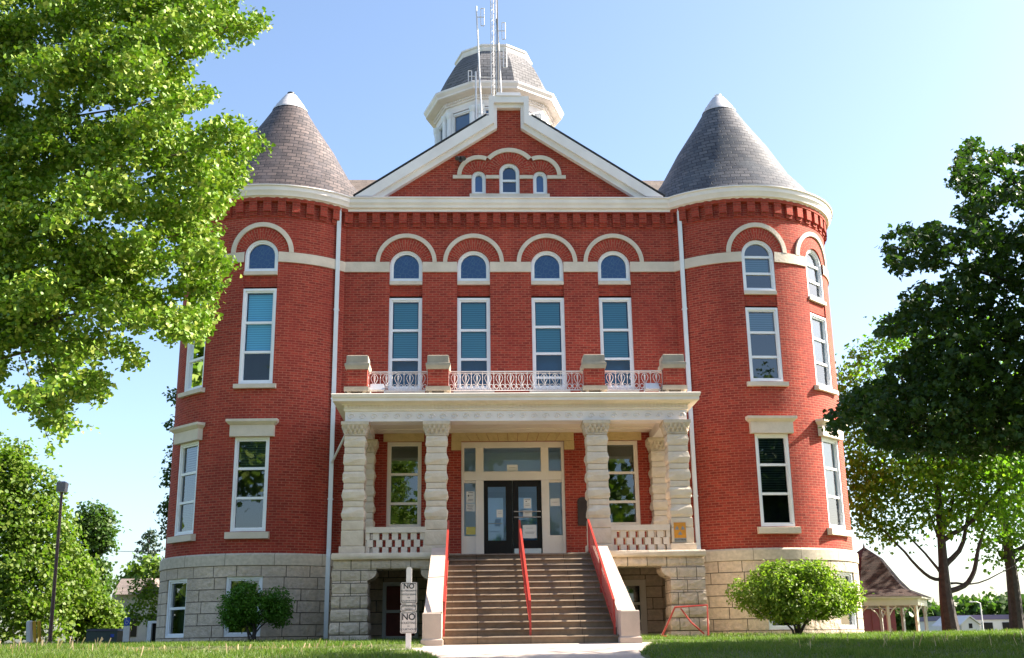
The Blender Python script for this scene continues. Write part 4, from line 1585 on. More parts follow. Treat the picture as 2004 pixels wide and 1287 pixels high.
# --- near tree on the left (fan-shaped leaves, sunlit)
LT = [(-420, -420), (470, -420), (505, -60), (470, 0), (448, 20), (470, 38), (505, 22), (530, 22), (528, 45), (490, 75), (450, 95), (425, 115), (370, 150), (345, 190), (385, 175), (420, 165), (424, 185), (385, 205), (350, 225),
      (375, 262), (420, 235), (468, 222), (492, 235), (502, 265), (520, 285), (505, 310), (482, 345), (470, 362), (452, 398), (458, 425), (425, 452), (440, 492), (455, 528), (430, 545), (428, 575), (414, 610), (418, 632), (385, 668), (330, 660), (285, 655), (240, 640),
      (215, 655), (222, 690), (190, 700), (205, 745), (220, 780), (180, 785), (130, 768), (135, 820), (185, 838), (190, 850), (135, 838), (118, 850), (104, 868), (100, 900), (86, 892), (82, 845), (70, 815), (35, 790), (0, 772), (-60, 760), (-420, 760)]
LT2 = [(232, 660), (262, 680), (275, 712), (268, 742), (258, 738), (255, 705), (225, 682)]
holes = [(52, 196, 20, 10), (175, 215, 20, 10), (275, 352, 12, 10), (165, 420, 9, 7), (280, 440, 13, 9), (330, 480, 16, 8), (310, 555, 30, 8), (352, 590, 14, 10), (30, 690, 22, 12), (95, 700, 10, 8), (20, 740, 14, 14), (60, 745, 18, 10), (150, 730, 10, 8), (345, 520, 10, 7)]
cand = np.column_stack([rng.uniform(-420, 540, 16000), rng.uniform(-420, 905, 16000)])
keep = inpoly(cand, LT) | inpoly(cand, LT2)
cand = cand[keep]
hk = np.ones(len(cand), bool)
for hx, hy, ha, hb in holes:
    hk &= (((cand[:, 0] - hx) / (ha + 9)) ** 2 + ((cand[:, 1] - hy) / (hb + 9)) ** 2) > 1
cand = cand[hk]
# boughs: long drooping sprays with hollows between them, so that tiers of light and shade form
edge_in = (cand[:, 0] > -40) & (cand[:, 1] > -40)
seeds, far = [], []
for c_, e_ in zip(cand, edge_in):
    (seeds if e_ else far).append(c_)
seeds, far = np.array(seeds), np.array(far)
bough_c = seeds[:470]
cl = []
for c_ in bough_c:
    dep = -18.9 + rng.normal() * .8
    m_ = 26
    a_ = R(rng.uniform(-35, 5))
    L_, W_ = rng.uniform(34, 62), rng.uniform(11, 17)
    t_ = rng.uniform(-1, 1, m_)
    w_ = rng.normal(size=m_) * .55
    uv_ = np.column_stack([c_[0] + math.cos(a_) * L_ * t_ - math.sin(a_) * W_ * w_, c_[1] + math.sin(a_) * L_ * t_ + math.cos(a_) * W_ * w_ + 9 * t_ * t_])
    ok_ = inpoly(uv_, LT) | inpoly(uv_, LT2)
    for hx, hy, ha, hb in holes:
        ok_ &= (((uv_[:, 0] - hx) / (ha + 5)) ** 2 + ((uv_[:, 1] - hy) / (hb + 5)) ** 2) > 1
    if ok_.sum():
        cl.append(pix2world(uv_[ok_], dep + rng.normal(size=ok_.sum()) * .10))
cl.append(pix2world(seeds[470:1170], np.full(700, -18.0) + rng.normal(size=700) * .8))
cl.append(pix2world(far[:1500], -18.9 + rng.normal(size=len(far[:1500])) * 1.0))
cw = np.concatenate(cl)
lt = tag(empty('ginkgo_tree', (-10.2, -18.8, -0.55)), 'near tree with sunlit yellow-green fan leaves hanging in from the left', 'tree')
P, o_ = clusters(cw, 8, 0.055, 0.8)
leaves('crown', P, rng.uniform(.052, .088, len(P)), GINKGO, 'ginkgo_leaf', lt, up=0.55, out=o_ * 8, outw=.5, droop=.5)
b = MB()
T0 = Vector((0, 0, 0))
limb(b, [(0, 0, -.2), (.05, .02, 2), (.0, 0, 5.5), (.1, 0, 9.5)], .24, .06, 9)
for u, v, dy in ((500, 40, -.3), (415, 172, .4), (505, 262, -.2), (440, 440, .2), (440, 535, -.3), (400, 600, .1), (200, 690, 0), (150, 790, .2), (95, 860, -.1), (250, 330, .6), (260, 500, .5)):
    tip = at(u, v, -18.9 + dy) - lt.location
    zb = max(1.2, tip.z - 1.3)
    if v > 650:      # the lowest sprays hang from the bough above them
        q0 = at(30, 560, -18.9) - lt.location
        limb(b, [q0, (q0 + tip) * .5 + Vector((-.12, 0, .12)), tip], .014, .003, 5, .01)
        continue
    mid_ = Vector((tip.x * .5, tip.y * .5, zb + (tip.z - zb) * .42))
    limb(b, [(0, 0, zb), mid_, tip], .045, .003, 5, .02)
b.build('trunk', 'pale_bark', lt, smooth=True)

# --- near dark tree on the right (lobed leaves, shaded side towards the camera)
RT = [(2010, 275), (1968, 305), (1950, 296), (1925, 292), (1908, 268), (1890, 285), (1868, 300), (1872, 330), (1856, 345), (1862, 368), (1886, 388), (1915, 392), (1900, 405), (1872, 408), (1870, 424), (1900, 440), (1906, 455), (1870, 452), (1840, 436), (1800, 448), (1760, 450), (1726, 458), (1730, 490), (1742, 530), (1765, 538), (1790, 520), (1815, 525), (1830, 530), (1850, 515), (1875, 520), (1850, 548), (1830, 560), (1800, 555), (1775, 575), (1772, 600), (1735, 622), (1716, 650), (1735, 668), (1755, 650), (1790, 660), (1765, 700), (1735, 715), (1720, 745), (1690, 762), (1660, 775), (1632, 800), (1617, 825), (1624, 850), (1645, 840), (1668, 820), (1690, 835), (1712, 868), (1760, 890), (1790, 885), (1850, 888), (1900, 892), (1950, 885), (2010, 880), (2060, 860), (2060, 275)]
cand = np.column_stack([rng.uniform(1610, 2060, 7000), rng.uniform(260, 905, 7000)])
cand = cand[inpoly(cand, RT)]
hk = np.ones(len(cand), bool)
for hx, hy, ha, hb in ((1913, 316, 9, 6), (1950, 350, 12, 9), (1980, 325, 12, 6), (1975, 410, 16, 8), (1945, 425, 8, 6), (1912, 495, 10, 8), (1980, 437, 14, 8), (1760, 470, 10, 6), (1870, 505, 10, 6), (1880, 560, 8, 5), (1790, 500, 9, 5), (1845, 470, 7, 4), (1835, 590, 9, 6), (1990, 500, 9, 6), (1930, 540, 8, 6), (1955, 660, 8, 5), (1820, 660, 7, 5), (1760, 740, 7, 5), (1985, 590, 8, 5), (1900, 620, 6, 5)):
    hk &= (((cand[:, 0] - hx) / (ha + 7)) ** 2 + ((cand[:, 1] - hy) / (hb + 7)) ** 2) > 1
cand = cand[hk][:2900]
RTY = -12.6
depth = RTY + rng.normal(size=len(cand)) * 1.1
cw = pix2world(cand, depth)
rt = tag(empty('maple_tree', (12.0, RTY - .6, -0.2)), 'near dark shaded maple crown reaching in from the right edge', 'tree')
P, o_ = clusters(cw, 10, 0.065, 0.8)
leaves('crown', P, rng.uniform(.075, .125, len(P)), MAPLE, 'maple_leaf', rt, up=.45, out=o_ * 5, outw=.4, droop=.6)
# the rest of the crown, out of the frame to the right, shades the lawn and the walk
q = rng.normal(size=(2200, 3))
q = unit(q) * (rng.uniform(size=(2200, 1)) ** .45)
cen = np.array([14.2, RTY - 1.1, 6.0]) + q * np.array([8.0, 4.3, 3.7])
d_ = cen - np.array(CAM)
zc_ = d_ @ np.array(FWD)
uu = CU + FPX * (d_ @ np.array(RGT)) / zc_
cen = cen[(uu > 2110)]
P, o_ = clusters(cen, 12, 0.30, 0.7)
leaves('crown', P, rng.uniform(.18, .28, len(P)), MAPLE, 'maple_leaf', rt, up=.45, out=o_ * 2, outw=.4, droop=.6)
b = MB()
limb(b, [(0, 0, -.3), (.0, .1, 2.2), (-.2, .1, 5), (-.3, 0, 9)], .30, .07, 9)
for u, v, dy in ((1890, 320, .2), (1740, 480, -.3), (1780, 610, .3), (1660, 790, 0), (1850, 760, .5), (1960, 500, -.4)):
    tip = at(u, v, RTY + dy) - rt.location
    zb = max(1.6, tip.z - 1.6)
    limb(b, [(-.1, 0.05, zb), (tip.x * .5, tip.y * .5, zb + (tip.z - zb) * .4), tip], .09, .008, 5, .03)
b.build('trunk', 'bark', rt, smooth=True)


def tree(name, base, label, blobs, leaf, size, ncl, per, spread, trunk_r, tpl=SPRAY, bark='bark', limbs=(), height=None, group=None, trunk_pts=None, cat='tree'):
    """blobs: (x,y,z,rx,ry,rz) of the masses of the crown, relative to the base"""
    t = tag(empty(name, base), label, cat, group)
    cs, wts = [], np.array([bx[3] * bx[4] + bx[3] * bx[5] for bx in blobs])
    for bx, w in zip(blobs, wts / wts.sum()):
        n = max(4, int(ncl * w))
        q = unit(rng.normal(size=(n, 3))) * (rng.uniform(.25, 1.0, size=(n, 1)) ** .6)
        cs.append(np.array(bx[:3]) + q * np.array(bx[3:]))
    cs = np.concatenate(cs)
    P, o_ = clusters(cs, per, spread, .7)
    cen = P.mean(0)
    out = unit(P - cen) * .4 + o_ / spread * .3
    o = leaves('crown', P, rng.uniform(size * .75, size * 1.25, len(P)), tpl, leaf, None, up=.45, out=out, outw=.7, droop=.4)
    o.parent = t
    b = MB()
    top = height or max(bx[2] for bx in blobs)
    limb(b, trunk_pts or [(0, 0, -.3), (random.uniform(-.1, .1), 0, top * .3), (random.uniform(-.2, .2), 0, top * .65), (0, 0, top)], trunk_r, trunk_r * .18, 9)
    for bx in blobs:
        if len(blobs) > 18 and bx[3] < 1.25:
            continue
        zb = max(top * .22, min(top * .7, bx[2] - (abs(bx[0]) + abs(bx[1])) * .7))
        w_ = .08 * Vector((bx[0], bx[1], bx[2] - zb)).length
        J = lambda: random.uniform(-w_, w_)
        limb(b, [(0, 0, zb), (bx[0] * .3 + J(), bx[1] * .3 + J(), zb + (bx[2] - zb) * .22), (bx[0] * .62 + J(), bx[1] * .62 + J(), zb + (bx[2] - zb) * .55 + J()), (bx[0], bx[1], bx[2])], trunk_r * .34, trunk_r * .06, 6, .03)
    for pts, r in limbs:
        limb(b, pts, r, r * .3, 6, .02)
    b.build('trunk', bark, t, smooth=True)
    return t


def rb(u, v, y, base, rx, ry=None, rz=None):
    q = at(u, v, y) - Vector(base)
    return (q.x, q.y, q.z, rx, ry or rx, rz or rx)


# right: lawn tree with the spreading limbs behind the dark crown
B = Vector((16.1, 9.0, 0.15))
bl = [rb(u, v, 9 + dy, B, r_) for u, v, dy, r_ in ((1760, 690, 0, 1.3), (1700, 780, -1, 1.3), (1690, 880, 0, 1.2), (1720, 960, .5, 1.0), (1780, 880, 1, 1.5), (1840, 800, -1, 1.7), (1860, 940, 1.5, 1.3), (1930, 860, 0, 1.6), (1940, 960, -.5, 1.2), (1980, 800, 0, 1.6), (1880, 680, 0, 1.8), (1700, 1010, 0, .6), (1730, 1040, .3, .5), (2040, 900, 0, 1.8), (1800, 980, -.4, .8), (1760, 930, -1, 1.0), (1830, 905, -1.2, 1.1), (1900, 900, -1, 1.2), (1700, 925, -.6, .9), (1960, 890, -1, 1.2), (1680, 960, .2, .6), (1850, 1000, .6, .7), (1665, 745, -.5, .6), (1650, 800, -.6, .6), (1645, 860, -.4, .55), (1690, 705, -.3, .6), (1740, 660, 0, .6), (1690, 1020, 0, .5), (1740, 1045, 0, .5), (1790, 1030, -.4, .55), (1850, 1020, -.8, .55), (1920, 1000, -.6, .7), (1965, 1010, 0, .6), (1655, 975, 0, .5), (1645, 925, 0, .5), (1720, 985, -.6, .6))]
tree('lawn_tree', B, 'broad tree with spreading dark limbs on the lawn, its trunk right of the gazebo', bl, 'lawn_tree_leaf', .155, 1900, 12, .30, .37, MAPLE, limbs=(
    ([(0, 0, 2.0), at(1820, 1130, 9) - B, at(1770, 1080, 9) - B, at(1700, 1005, 9) - B], .09), ([(0, 0, 1.9), at(1825, 1100, 9) - B, at(1760, 1030, 9.3) - B], .08),
    ([(0, 0, 1.5), at(1895, 1140, 9) - B, at(1912, 1090, 9) - B, at(1925, 1040, 9) - B, at(1960, 980, 9) - B], .12), ([(.2, 0, 1.8), at(1915, 1140, 9) - B, at(1990, 1105, 9) - B], .05),
    ([(0, 0, 2.4), at(1840, 1060, 9) - B, at(1800, 960, 9) - B], .11), ([(0, 0, 2.4), at(1885, 1060, 9) - B, at(1900, 960, 9) - B], .13)),
     trunk_pts=[(0.02, 0, -.35), (-.02, 0, .5), (-.05, 0, 1.5), (.0, 0, 2.6), (.1, 0, 5.0), (.2, 0, 8)])
q_ = at(1990, 1228, 15.3)
B = Vector((q_.x, 15.3, 0.1))
bl = [rb(u, v, 15.3 + dy, B, r_) for u, v, dy, r_ in ((1960, 1020, 0, 1.4), (2000, 960, 0, 1.9), (2010, 1080, 0, 1.1), (2050, 850, 0, 2.6), (1950, 1075, .4, .8), (2100, 980, 0, 2.3))]
tree('lawn_tree', B, 'second lawn tree at the right edge with a thick dark trunk', bl, 'lawn_tree_leaf', .17, 560, 12, .30, .36, MAPLE)

# left: the trees beyond the lawn
B = Vector((-27.5, 22.0, -.2))
bl = [rb(u, v, 22 + dy, B, r_) for u, v, dy, r_ in ((25, 895, 0, .9), (5, 925, 0, 1.3), (-50, 930, 0, 2.6), (55, 955, -.5, 1.2), (85, 985, 0, 1.1), (30, 1000, -1, 1.7), (-20, 1080, 0, 2.6), (70, 1050, -1, 1.7), (115, 1020, 0, .75), (115, 1085, 0, 1.3), (60, 1140, -2, 1.9), (130, 1150, 0, 1.5), (0, 1190, -2, 1.8), (-120, 1000, 0, 2.6), (-130, 1150, 0, 2.6), (105, 1205, -1, 1.2), (155, 1120, .5, .8))]
tree('maple_tree', B, 'large sunlit yellow-green maple at the left edge behind the lamp post', bl, 'far_leaf', .18, 1900, 17, .24, .45, group=None)
B = Vector((-22.5, 33.0, -.4))
bl = [rb(u, v, 33 + dy, B, r_) for u, v, dy, r_ in ((185, 1010, 0, .8), (170, 1035, 0, 1.0), (207, 1030, 0, .65), (190, 1055, 0, .7), (208, 1065, 0, .4), (160, 1085, 0, .9), (170, 1115, 0, 1.1), (180, 1150, .5, 1.1), (170, 1185, 0, 1.2))]
tree('round_tree', B, 'round-topped green tree rising just right of the large left maple', bl, 'far_dark_leaf', .20, 520, 16, .26, .3)
B = Vector((-20.6, 24.0, -.2))
bl = [rb(u, v, 24 + dy, B, r_, None, r_ * .8) for u, v, dy, r_ in ((190, 1190, 0, .9), (212, 1200, 0, .7), (165, 1205, 0, 1.0), (205, 1225, 0, .9), (225, 1222, .5, .5), (180, 1235, 0, .9))]
tree('bushy_tree', B, 'low bushy tree behind the dark green utility box', bl, 'far_leaf', .15, 420, 16, .22, .14)
B = Vector((-14.2, 16.0, 0))
bl = [rb(u, v, 16 + dy, B, r_) for u, v, dy, r_ in ((287, 1128, 0, .28), (275, 1152, 0, .42), (297, 1160, .3, .45), (270, 1185, 0, .42), (298, 1190, 0, .4), (262, 1205, 0, .25), (285, 1210, 0, .3))]
tree('young_tree', B, 'slender young tree with sparse yellowish leaves beside the left tower', bl, 'far_leaf', .12, 110, 9, .17, .06)
B = Vector((-11.9, 12.0, 0))
bl = [rb(u, v, 12 + dy, B, r_) for u, v, dy, r_ in ((345, 780, 0, .28), (343, 830, 0, .28), (340, 925, 0, .3), (333, 942, 0, .22), (343, 985, 0, .35), (330, 1000, 0, .35), (340, 1035, 0, .4), (328, 1050, 0, .2), (375, 900, 0, 1.0), (385, 1000, 0, 1.0))]
tree('dark_tree', B, 'dark-leaved tree peeping out behind the edge of the left tower', bl, 'far_dark_leaf', .15, 300, 12, .16, .2, MAPLE)
# conifer behind the house
cf = tag(empty('conifer_tree', (-27.2, 60.0, -.5)), 'thin bare-topped conifer behind the brown roof', 'tree')
b = MB()
limb(b, [(0, 0, 0), (0, 0, 6), (0, 0, 10)], .2, .02, 6)
cp = []
for k in range(46):
    z = 3.5 + 6.3 * k / 46
    a = k * 2.4
    rr = .35 + (9.9 - z) * .36
    tip = Vector((math.cos(a) * rr, math.sin(a) * rr, z + .1))
    b.tube([(0, 0, z - .2), tip], [.03, .008], 4)
    for t in np.linspace(.35, 1, 5):
        cp.append((tip.x * t, tip.y * t, z - .2 + .3 * t))
b.build('trunk', 'bark', cf)
P, o_ = clusters(np.array(cp), 8, .12, .6)
o = leaves('crown', P, .28, OVAL, 'conifer_leaf', None, up=.4, droop=.4)
o.parent = cf
B = Vector((-24.3, 52.0, -.6))
bl = [rb(u, v, 52 + dy, B, r_) for u, v, dy, r_ in ((262, 1128, 0, .9), (290, 1120, 0, 1.2), (310, 1135, 0, 1.3), (245, 1140, 0, .6), (285, 1140, 0, 1.0))]
tree('pale_tree', B, 'pale green treetop showing over the brown roof', bl, 'far_leaf', .34, 170, 10, .35, .2)


def shrub(base, label, blobs, leaf, size, ncl, per, spread, stems, tpl=OVAL):
    t = tag(empty('shrub', base), label, 'shrub')
    cs = []
    wts = np.array([bx[3] * bx[5] for bx in blobs])
    for bx, w in zip(blobs, wts / wts.sum()):
        n = max(4, int(ncl * w))
        q = unit(rng.normal(size=(n, 3))) * (rng.uniform(.3, 1.0, size=(n, 1)) ** .5)
        cs.append(np.array(bx[:3]) + q * np.array(bx[3:]))
    cs = np.concatenate(cs)
    P, o_ = clusters(cs, per, spread, .6)
    cen = np.array([0, 0, .3])
    out = unit(P - cen)
    o = leaves('foliage', P, rng.uniform(size * .7, size * 1.3, len(P)), tpl, leaf, None, up=.5, out=out, outw=.5, droop=.2)
    o.parent = t
    b = MB()
    for k in range(stems):
        bx = blobs[k % len(blobs)]
        a = random.uniform(0, 6.28)
        limb(b, [(.06 * math.cos(a), .06 * math.sin(a), -.1), (bx[0] * .35 + .06 * math.cos(a), bx[1] * .35, bx[2] * .5), (bx[0], bx[1], bx[2])], .035, .008, 6, .015)
    b.build('stems', 'bark', t, smooth=True)
    return t


gzl = lambda x, y: ground_z(x, y)
shrub((6.72, -4.2, gzl(6.7, -4.2)), 'broad flat-topped sunlit shrub before the right tower', [(-.9, 0, 1.0, .75, .8, .42), (-.35, -.1, 1.25, .8, .8, .5), (.4, 0, 1.2, .85, .8, .5), (1.0, .1, .95, .7, .7, .45), (0, -.4, .85, 1.1, .7, .45), (-.75, -.2, .7, .55, .6, .3), (.7, -.3, .65, .6, .6, .3), (1.25, 0, .75, .45, .5, .3), (-.2, -.45, .55, .7, .5, .3), (.35, -.2, 1.5, .5, .5, .28), (-.45, 0, 1.55, .4, .4, .22)], 'shrub_leaf', .095, 1500, 13, .075, 9)
shrub((-6.78, -2.4, gzl(-6.8, -2.4)), 'small dark green two-lobed shrub before the left tower', [(-.45, 0, .85, .45, .5, .5), (-.2, -.1, 1.1, .38, .45, .38), (.15, 0, .85, .5, .5, .42), (.55, .05, .95, .36, .4, .42), (.6, 0, .7, .36, .4, .35), (-.5, 0, .6, .35, .4, .3)], 'dark_shrub_leaf', .068, 1150, 13, .06, 7)

# unseen trees behind the viewer and at the left, placed to mirror in the panes
wc = []
for cxx, cyy, hh in ((-24, -44, 19), (-15, -52, 21), (-6, -46, 17), (2, -54, 22), (9, -45, 18), (19, -50, 21), (30, -40, 18), (-36, -38, 20), (40, -30, 15), (-27, 3, 20), (-33, 9, 18), (-19.5, -46, 21), (24.5, -45, 26)):
    for k in range(9):
        ox, oy, oz = random.uniform(-3, 3), random.uniform(-3, 3), random.uniform(.28, .9)
        q = unit(rng.normal(size=(22, 3))) * (rng.uniform(.3, 1, size=(22, 1)) ** .6)
        wc.append(np.array([cxx + ox, cyy + oy, hh * oz - 1.5]) + q * np.array([1.7, 1.7, 1.4]))
    for k in range(5):  # low foliage added to darken the horizon mirrored in the basement panes
        q = unit(rng.normal(size=(22, 3))) * (rng.uniform(.3, 1, size=(22, 1)) ** .6)
        wc.append(np.array([cxx + random.uniform(-6, 6), cyy + random.uniform(-3, 3), random.uniform(-.8, 2.6)]) + q * np.array([2.2, 1.7, 1.6]))
P, o_ = clusters(np.concatenate(wc), 9, .5, .8)
w = leaves('treeline', P, rng.uniform(.45, .7, len(P)), SPRAY, 'far_leaf', None, up=.4)
tag(w, 'unseen trees behind the viewer and to the left, mirrored in the courthouse windows', 'trees', kind='stuff')
# far wood low on the right behind the white buildings
wc = []
for u, v, rr in ((1890, 1205, 2.6), (1915, 1200, 2.2), (1940, 1203, 2.8), (1965, 1198, 2.6), (1990, 1200, 3.0), (1835, 1215, 2.2), (1812, 1210, 2.4), (1790, 1205, 2.4), (1770, 1215, 2)):
    c_ = np.array(at(u, v, 95.0))
    q = unit(rng.normal(size=(40, 3))) * (rng.uniform(.2, 1, size=(40, 1)) ** .5)
    wc.append(c_ + q * np.array([rr, rr, rr * .75]))
P, o_ = clusters(np.concatenate(wc), 10, .5, .7)
tag(leaves('far_trees', P, rng.uniform(.5, .8, len(P)), SPRAY, 'far_dark_leaf', None, up=.4), 'hazy far trees low behind the white buildings', 'trees', kind='stuff')

# --- grass on the lawn
n = 230000
gx = rng.uniform(-11.5, 12.5, n)
gy = -7.0 - 11.5 * rng.uniform(size=n) ** 1.1
extra = 30000
gx = np.concatenate([gx, rng.uniform(-14, 18, extra)])
gy = np.concatenate([gy, rng.uniform(-7.0, 1.5, extra)])
rxy = np.hypot(np.abs(gx) - TX, gy - TY)
ok = (rxy > 3.15) & ~((np.abs(gx) < 4.75) & (gy > -3.4)) & ~((np.abs(gx) < 2.3) & (gy > -8.62))
gx, gy = gx[ok], gy[ok]
ww = np.array([walk_w(x, y) for x, y in zip(gx, gy)])
gx, gy = gx[ww < .72], gy[ww < .72]
n = len(gx)
gzv = np.array([ground_z(x, y) for x, y in zip(gx, gy)])
hgt = rng.uniform(.035, .085, n) * (1 + .35 * np.sin(gx * 1.7) * np.sin(gy * 2.1))
ang = rng.uniform(0, 2 * math.pi, n)
ca, sa = np.cos(ang), np.sin(ang)
lean = rng.normal(size=(n, 2)) * .45
wd = .0065
V = np.zeros((n, 3, 3))
base = np.column_stack([gx, gy, gzv - .005])
V[:, 0] = base + np.column_stack([ca * wd, sa * wd, np.zeros(n)])
V[:, 1] = base - np.column_stack([ca * wd, sa * wd, np.zeros(n)])
V[:, 2] = base + np.column_stack([lean[:, 0] * hgt, lean[:, 1] * hgt, hgt])


def tri_mesh(name, V, mat):
    n, k = V.shape[0], V.shape[1]
    me = bpy.data.meshes.new(name)
    me.vertices.add(n * k)
    me.vertices.foreach_set('co', V.reshape(-1))
    me.loops.add(n * k)
    me.loops.foreach_set('vertex_index', np.arange(n * k, dtype=np.int32))
    me.polygons.add(n)
    me.polygons.foreach_set('loop_start', (np.arange(n) * k).astype(np.int32))
    me.update(calc_edges=True)
    me.materials.append(MATS[mat])
    o = bpy.data.objects.new(name, me)
    COL.objects.link(o)
    return o


tag(tri_mesh('grass', V, 'grass_blade'), 'mown green grass on the lawn before the courthouse', 'grass', kind='stuff')
# dry seed stalks along the crest of the lawn
n = 420
sx = np.concatenate([rng.uniform(-12.5, -3.0, 330), rng.uniform(4, 12.5, 90)])
sy = np.concatenate([-9.3 - rng.gamma(2.0, .55, 330), rng.uniform(-13.5, -10.5, 90)])
hg = np.concatenate([rng.uniform(.08, .22, 330), rng.uniform(.10, .24, 90)])
bz = np.array([ground_z(x, y) for x, y in zip(sx, sy)])
ln = rng.normal(size=(n, 2)) * .25
V = np.zeros((n, 4, 3))
bs = np.column_stack([sx, sy, bz])
tp = bs + np.column_stack([ln[:, 0] * hg, ln[:, 1] * hg, hg])
V[:, 0] = bs + np.array([-.006, 0, 0])
V[:, 1] = bs + np.array([.006, 0, 0])
V[:, 2] = tp + np.array([.011, 0, -.02])
V[:, 3] = tp + np.array([-.004, 0, 0])
tag(tri_mesh('dry_stalks', V, 'dry_stalk'), 'pale dry grass stalks standing along the lawn crest', 'grass', kind='stuff')

# ------------------------------------------------------------------ things beyond the lawn
def ground_under(x, y):
    return ground_z(x, y)


# lamp post
q = at(98, 1255, 15.0)
lp = tag(empty('lamp_post', (q.x, q.y, 0.0)), 'tall leaning brown lamp post with a box lamp head', 'lamp post')
tp = at(121, 962, 15.0) - Vector((q.x, q.y, 0))
b = MB()
b.tube([(0, 0, -.2), tp], [.085, .055], 10)
b.build('pole', 'rust_pole', lp)
b = MB()
b.hull([[(tp.x - .17, -.17, tp.z), (tp.x + .17, -.17, tp.z), (tp.x + .17, .17, tp.z), (tp.x - .17, .17, tp.z)], [(tp.x - .19, -.19, tp.z + .36), (tp.x + .19, -.19, tp.z + .36), (tp.x + .19, .19, tp.z + .36), (tp.x - .19, .19, tp.z + .36)],
        [(tp.x - .12, -.12, tp.z + .42), (tp.x + .12, -.12, tp.z + .42), (tp.x + .12, .12, tp.z + .42), (tp.x - .12, .12, tp.z + .42)]])
b.build('lamp_head', 'lamp_grey', lp)
b = MB()
b.box(tp.x - .15, tp.x + .15, -.15, .15, tp.z - .02, tp.z - .001)
b.build('lens', 'paper', lp)

# bollards and guard posts at the far left
for u, u2, v0, v1, r_, mat_, lb in ((58, 60, 1216, 1258, .11, 'white_post', 'thick white post left of the two yellow bollards'), (72, 67, 1255, 1217, .055, 'yellow_paint', 'pale yellow leaning bollard next to the white post'), (81, 76, 1257, 1216, .06, 'yellow_paint', 'right-hand leaning yellow bollard near the lamp post')):
    p0, p1 = at(u if v0 > v1 else u2, max(v0, v1), 9.0), at(u2 if v0 > v1 else u, min(v0, v1), 9.0)
    b = MB()
    d = p1 - Vector((p0.x, p0.y, 0))
    b.tube([(0, 0, -.2), d, d + Vector((0, 0, .03))], [r_, r_, r_ * .6], 12)
    tag(b.build('bollard', mat_, None, loc=(p0.x, p0.y, 0.0)), lb, 'bollard', 'posts by the parking')

# accessible parking sign
q = at(247, 1250, 5.0)
ps = tag(empty('parking_sign', (q.x, q.y, 0.05)), 'blue accessible parking sign on a short white post', 'sign')
b = MB()
b.box(-.10, .10, -.05, .05, -.2, .66)
b.build('post', 'white_post', ps)
b = MB()
b.prism(rrect(.185, .26, .02), -.062, -.054)
o = b.build('panel', 'blue_sign', ps)
o.location = (0, 0, .80)
b = MB()
b.tube([(-.02, -.066, .075), (-.025, -.066, .03), (.03, -.066, .03), (.05, -.066, -.03)], .008, 6)
b.tube([(.035 * math.cos(t) - .01, -.066, -.03 + .045 * math.sin(t)) for t in np.linspace(1.9, 6.0, 12)], .007, 6)
b.lathe([(0, .085), (.016, .09), (.016, .105), (0, .115)], -.018, -.066, 0, 360, 10)
o2 = b.build('wheelchair_symbol', 'paper', o, weld=False)

# green utility box
q = at(205, 1258, 8.0)
ub = tag(empty('utility_box', (q.x, q.y, 0.05)), 'dark green metal utility box on the lawn left of the parking sign', 'utility box')
b = MB()
b.box(-.52, .52, -.4, .4, -.1, .56)
b.build('cabinet', 'green_metal', ub)
b = MB()
b.hull([[(-.55, -.43, .561), (.55, -.43, .561), (.55, .43, .561), (-.55, .43, .561)], [(-.5, -.38, .64), (.5, -.38, .64), (.5, .38, .64), (-.5, .38, .64)]])
b.build('lid', 'dark_metal', ub)
b = MB()
b.box(.30, .42, -.412, -.4005, .36, .46)
b.build('warning_label', 'blue_sign', ub)

# window unit at the flank behind the left tower
q = at(303, 1228, 3.0)
ac = tag(empty('areaway_window', (q.x, q.y, 0.0)), 'white framed dark opening standing just behind the left tower base', 'window box')
b = MB()
ring(b, [(-.21, -.1), (.40, -.1), (.40, .82), (-.21, .82)], [(-.09, .1), (.34, .1), (.34, .75), (-.09, .75)], -.05, .25)
b.build('frame', 'white_paint', ac, weld=False)
b = MB()
b.box(-.088, .339, .1, .12, .101, .749)
b.build('pane', 'black_door', ac)

# house with the brown roof
q = at(270, 1240, 45.0)
hs = tag(empty('house', (q.x, q.y, -.4)), 'grey house with a brown gabled roof beyond the left tower', 'house')
hp = lambda u, v, y: at(u, v, y) - Vector((q.x, q.y, -.4))
b = MB()
b.box(-1.9, 6, 0, 9, 0, 4.0)
A_, Bq, Cq = hp(272, 1165, 44.6), hp(298, 1132, 44.6), hp(326, 1166, 44.6)
b.prism([(A_.x + .2, 3.2), (Cq.x - .2, 3.2), (Bq.x, Bq.z - .25)], .3, 6)
b.build('wall', 'house_wall', hs, weld=False)
b = MB()
r0, r1 = hp(218, 1163, 44.3), hp(236, 1132, 48)
b.face([(r0.x, -.6, r0.z), (6.4, -.6, r0.z), (6.4, 3.2, r1.z), (r1.x, 3.2, r1.z)])
b.face([(r1.x, 3.2, r1.z), (6.4, 3.2, r1.z), (6.4, 9.5, r0.z), (r0.x, 9.5, r0.z)])
b.face([(r0.x, -.6, r0.z), (r1.x, 3.2, r1.z), (r0.x, 9.5, r0.z)])
for s0, s1 in ((A_, Bq), (Bq, Cq)):
    b.hull([[(s0.x, -.9, s0.z - .12), (s1.x, -.9, s1.z - .12), (s1.x, -.9, s1.z + .04), (s0.x, -.9, s0.z + .04)], [(s0.x, 4, s0.z - .12), (s1.x, 4, s1.z - .12), (s1.x, 4, s1.z + .04), (s0.x, 4, s0.z + .04)]])
b.build('roof', 'shingle', hs, weld=False)
for x in (-1.0, .6):
    b = MB()
    b.box(x, x + .9, -.05, .02, 1.2, 2.6)
    b.build('window', 'black_door', hs, weld=False)

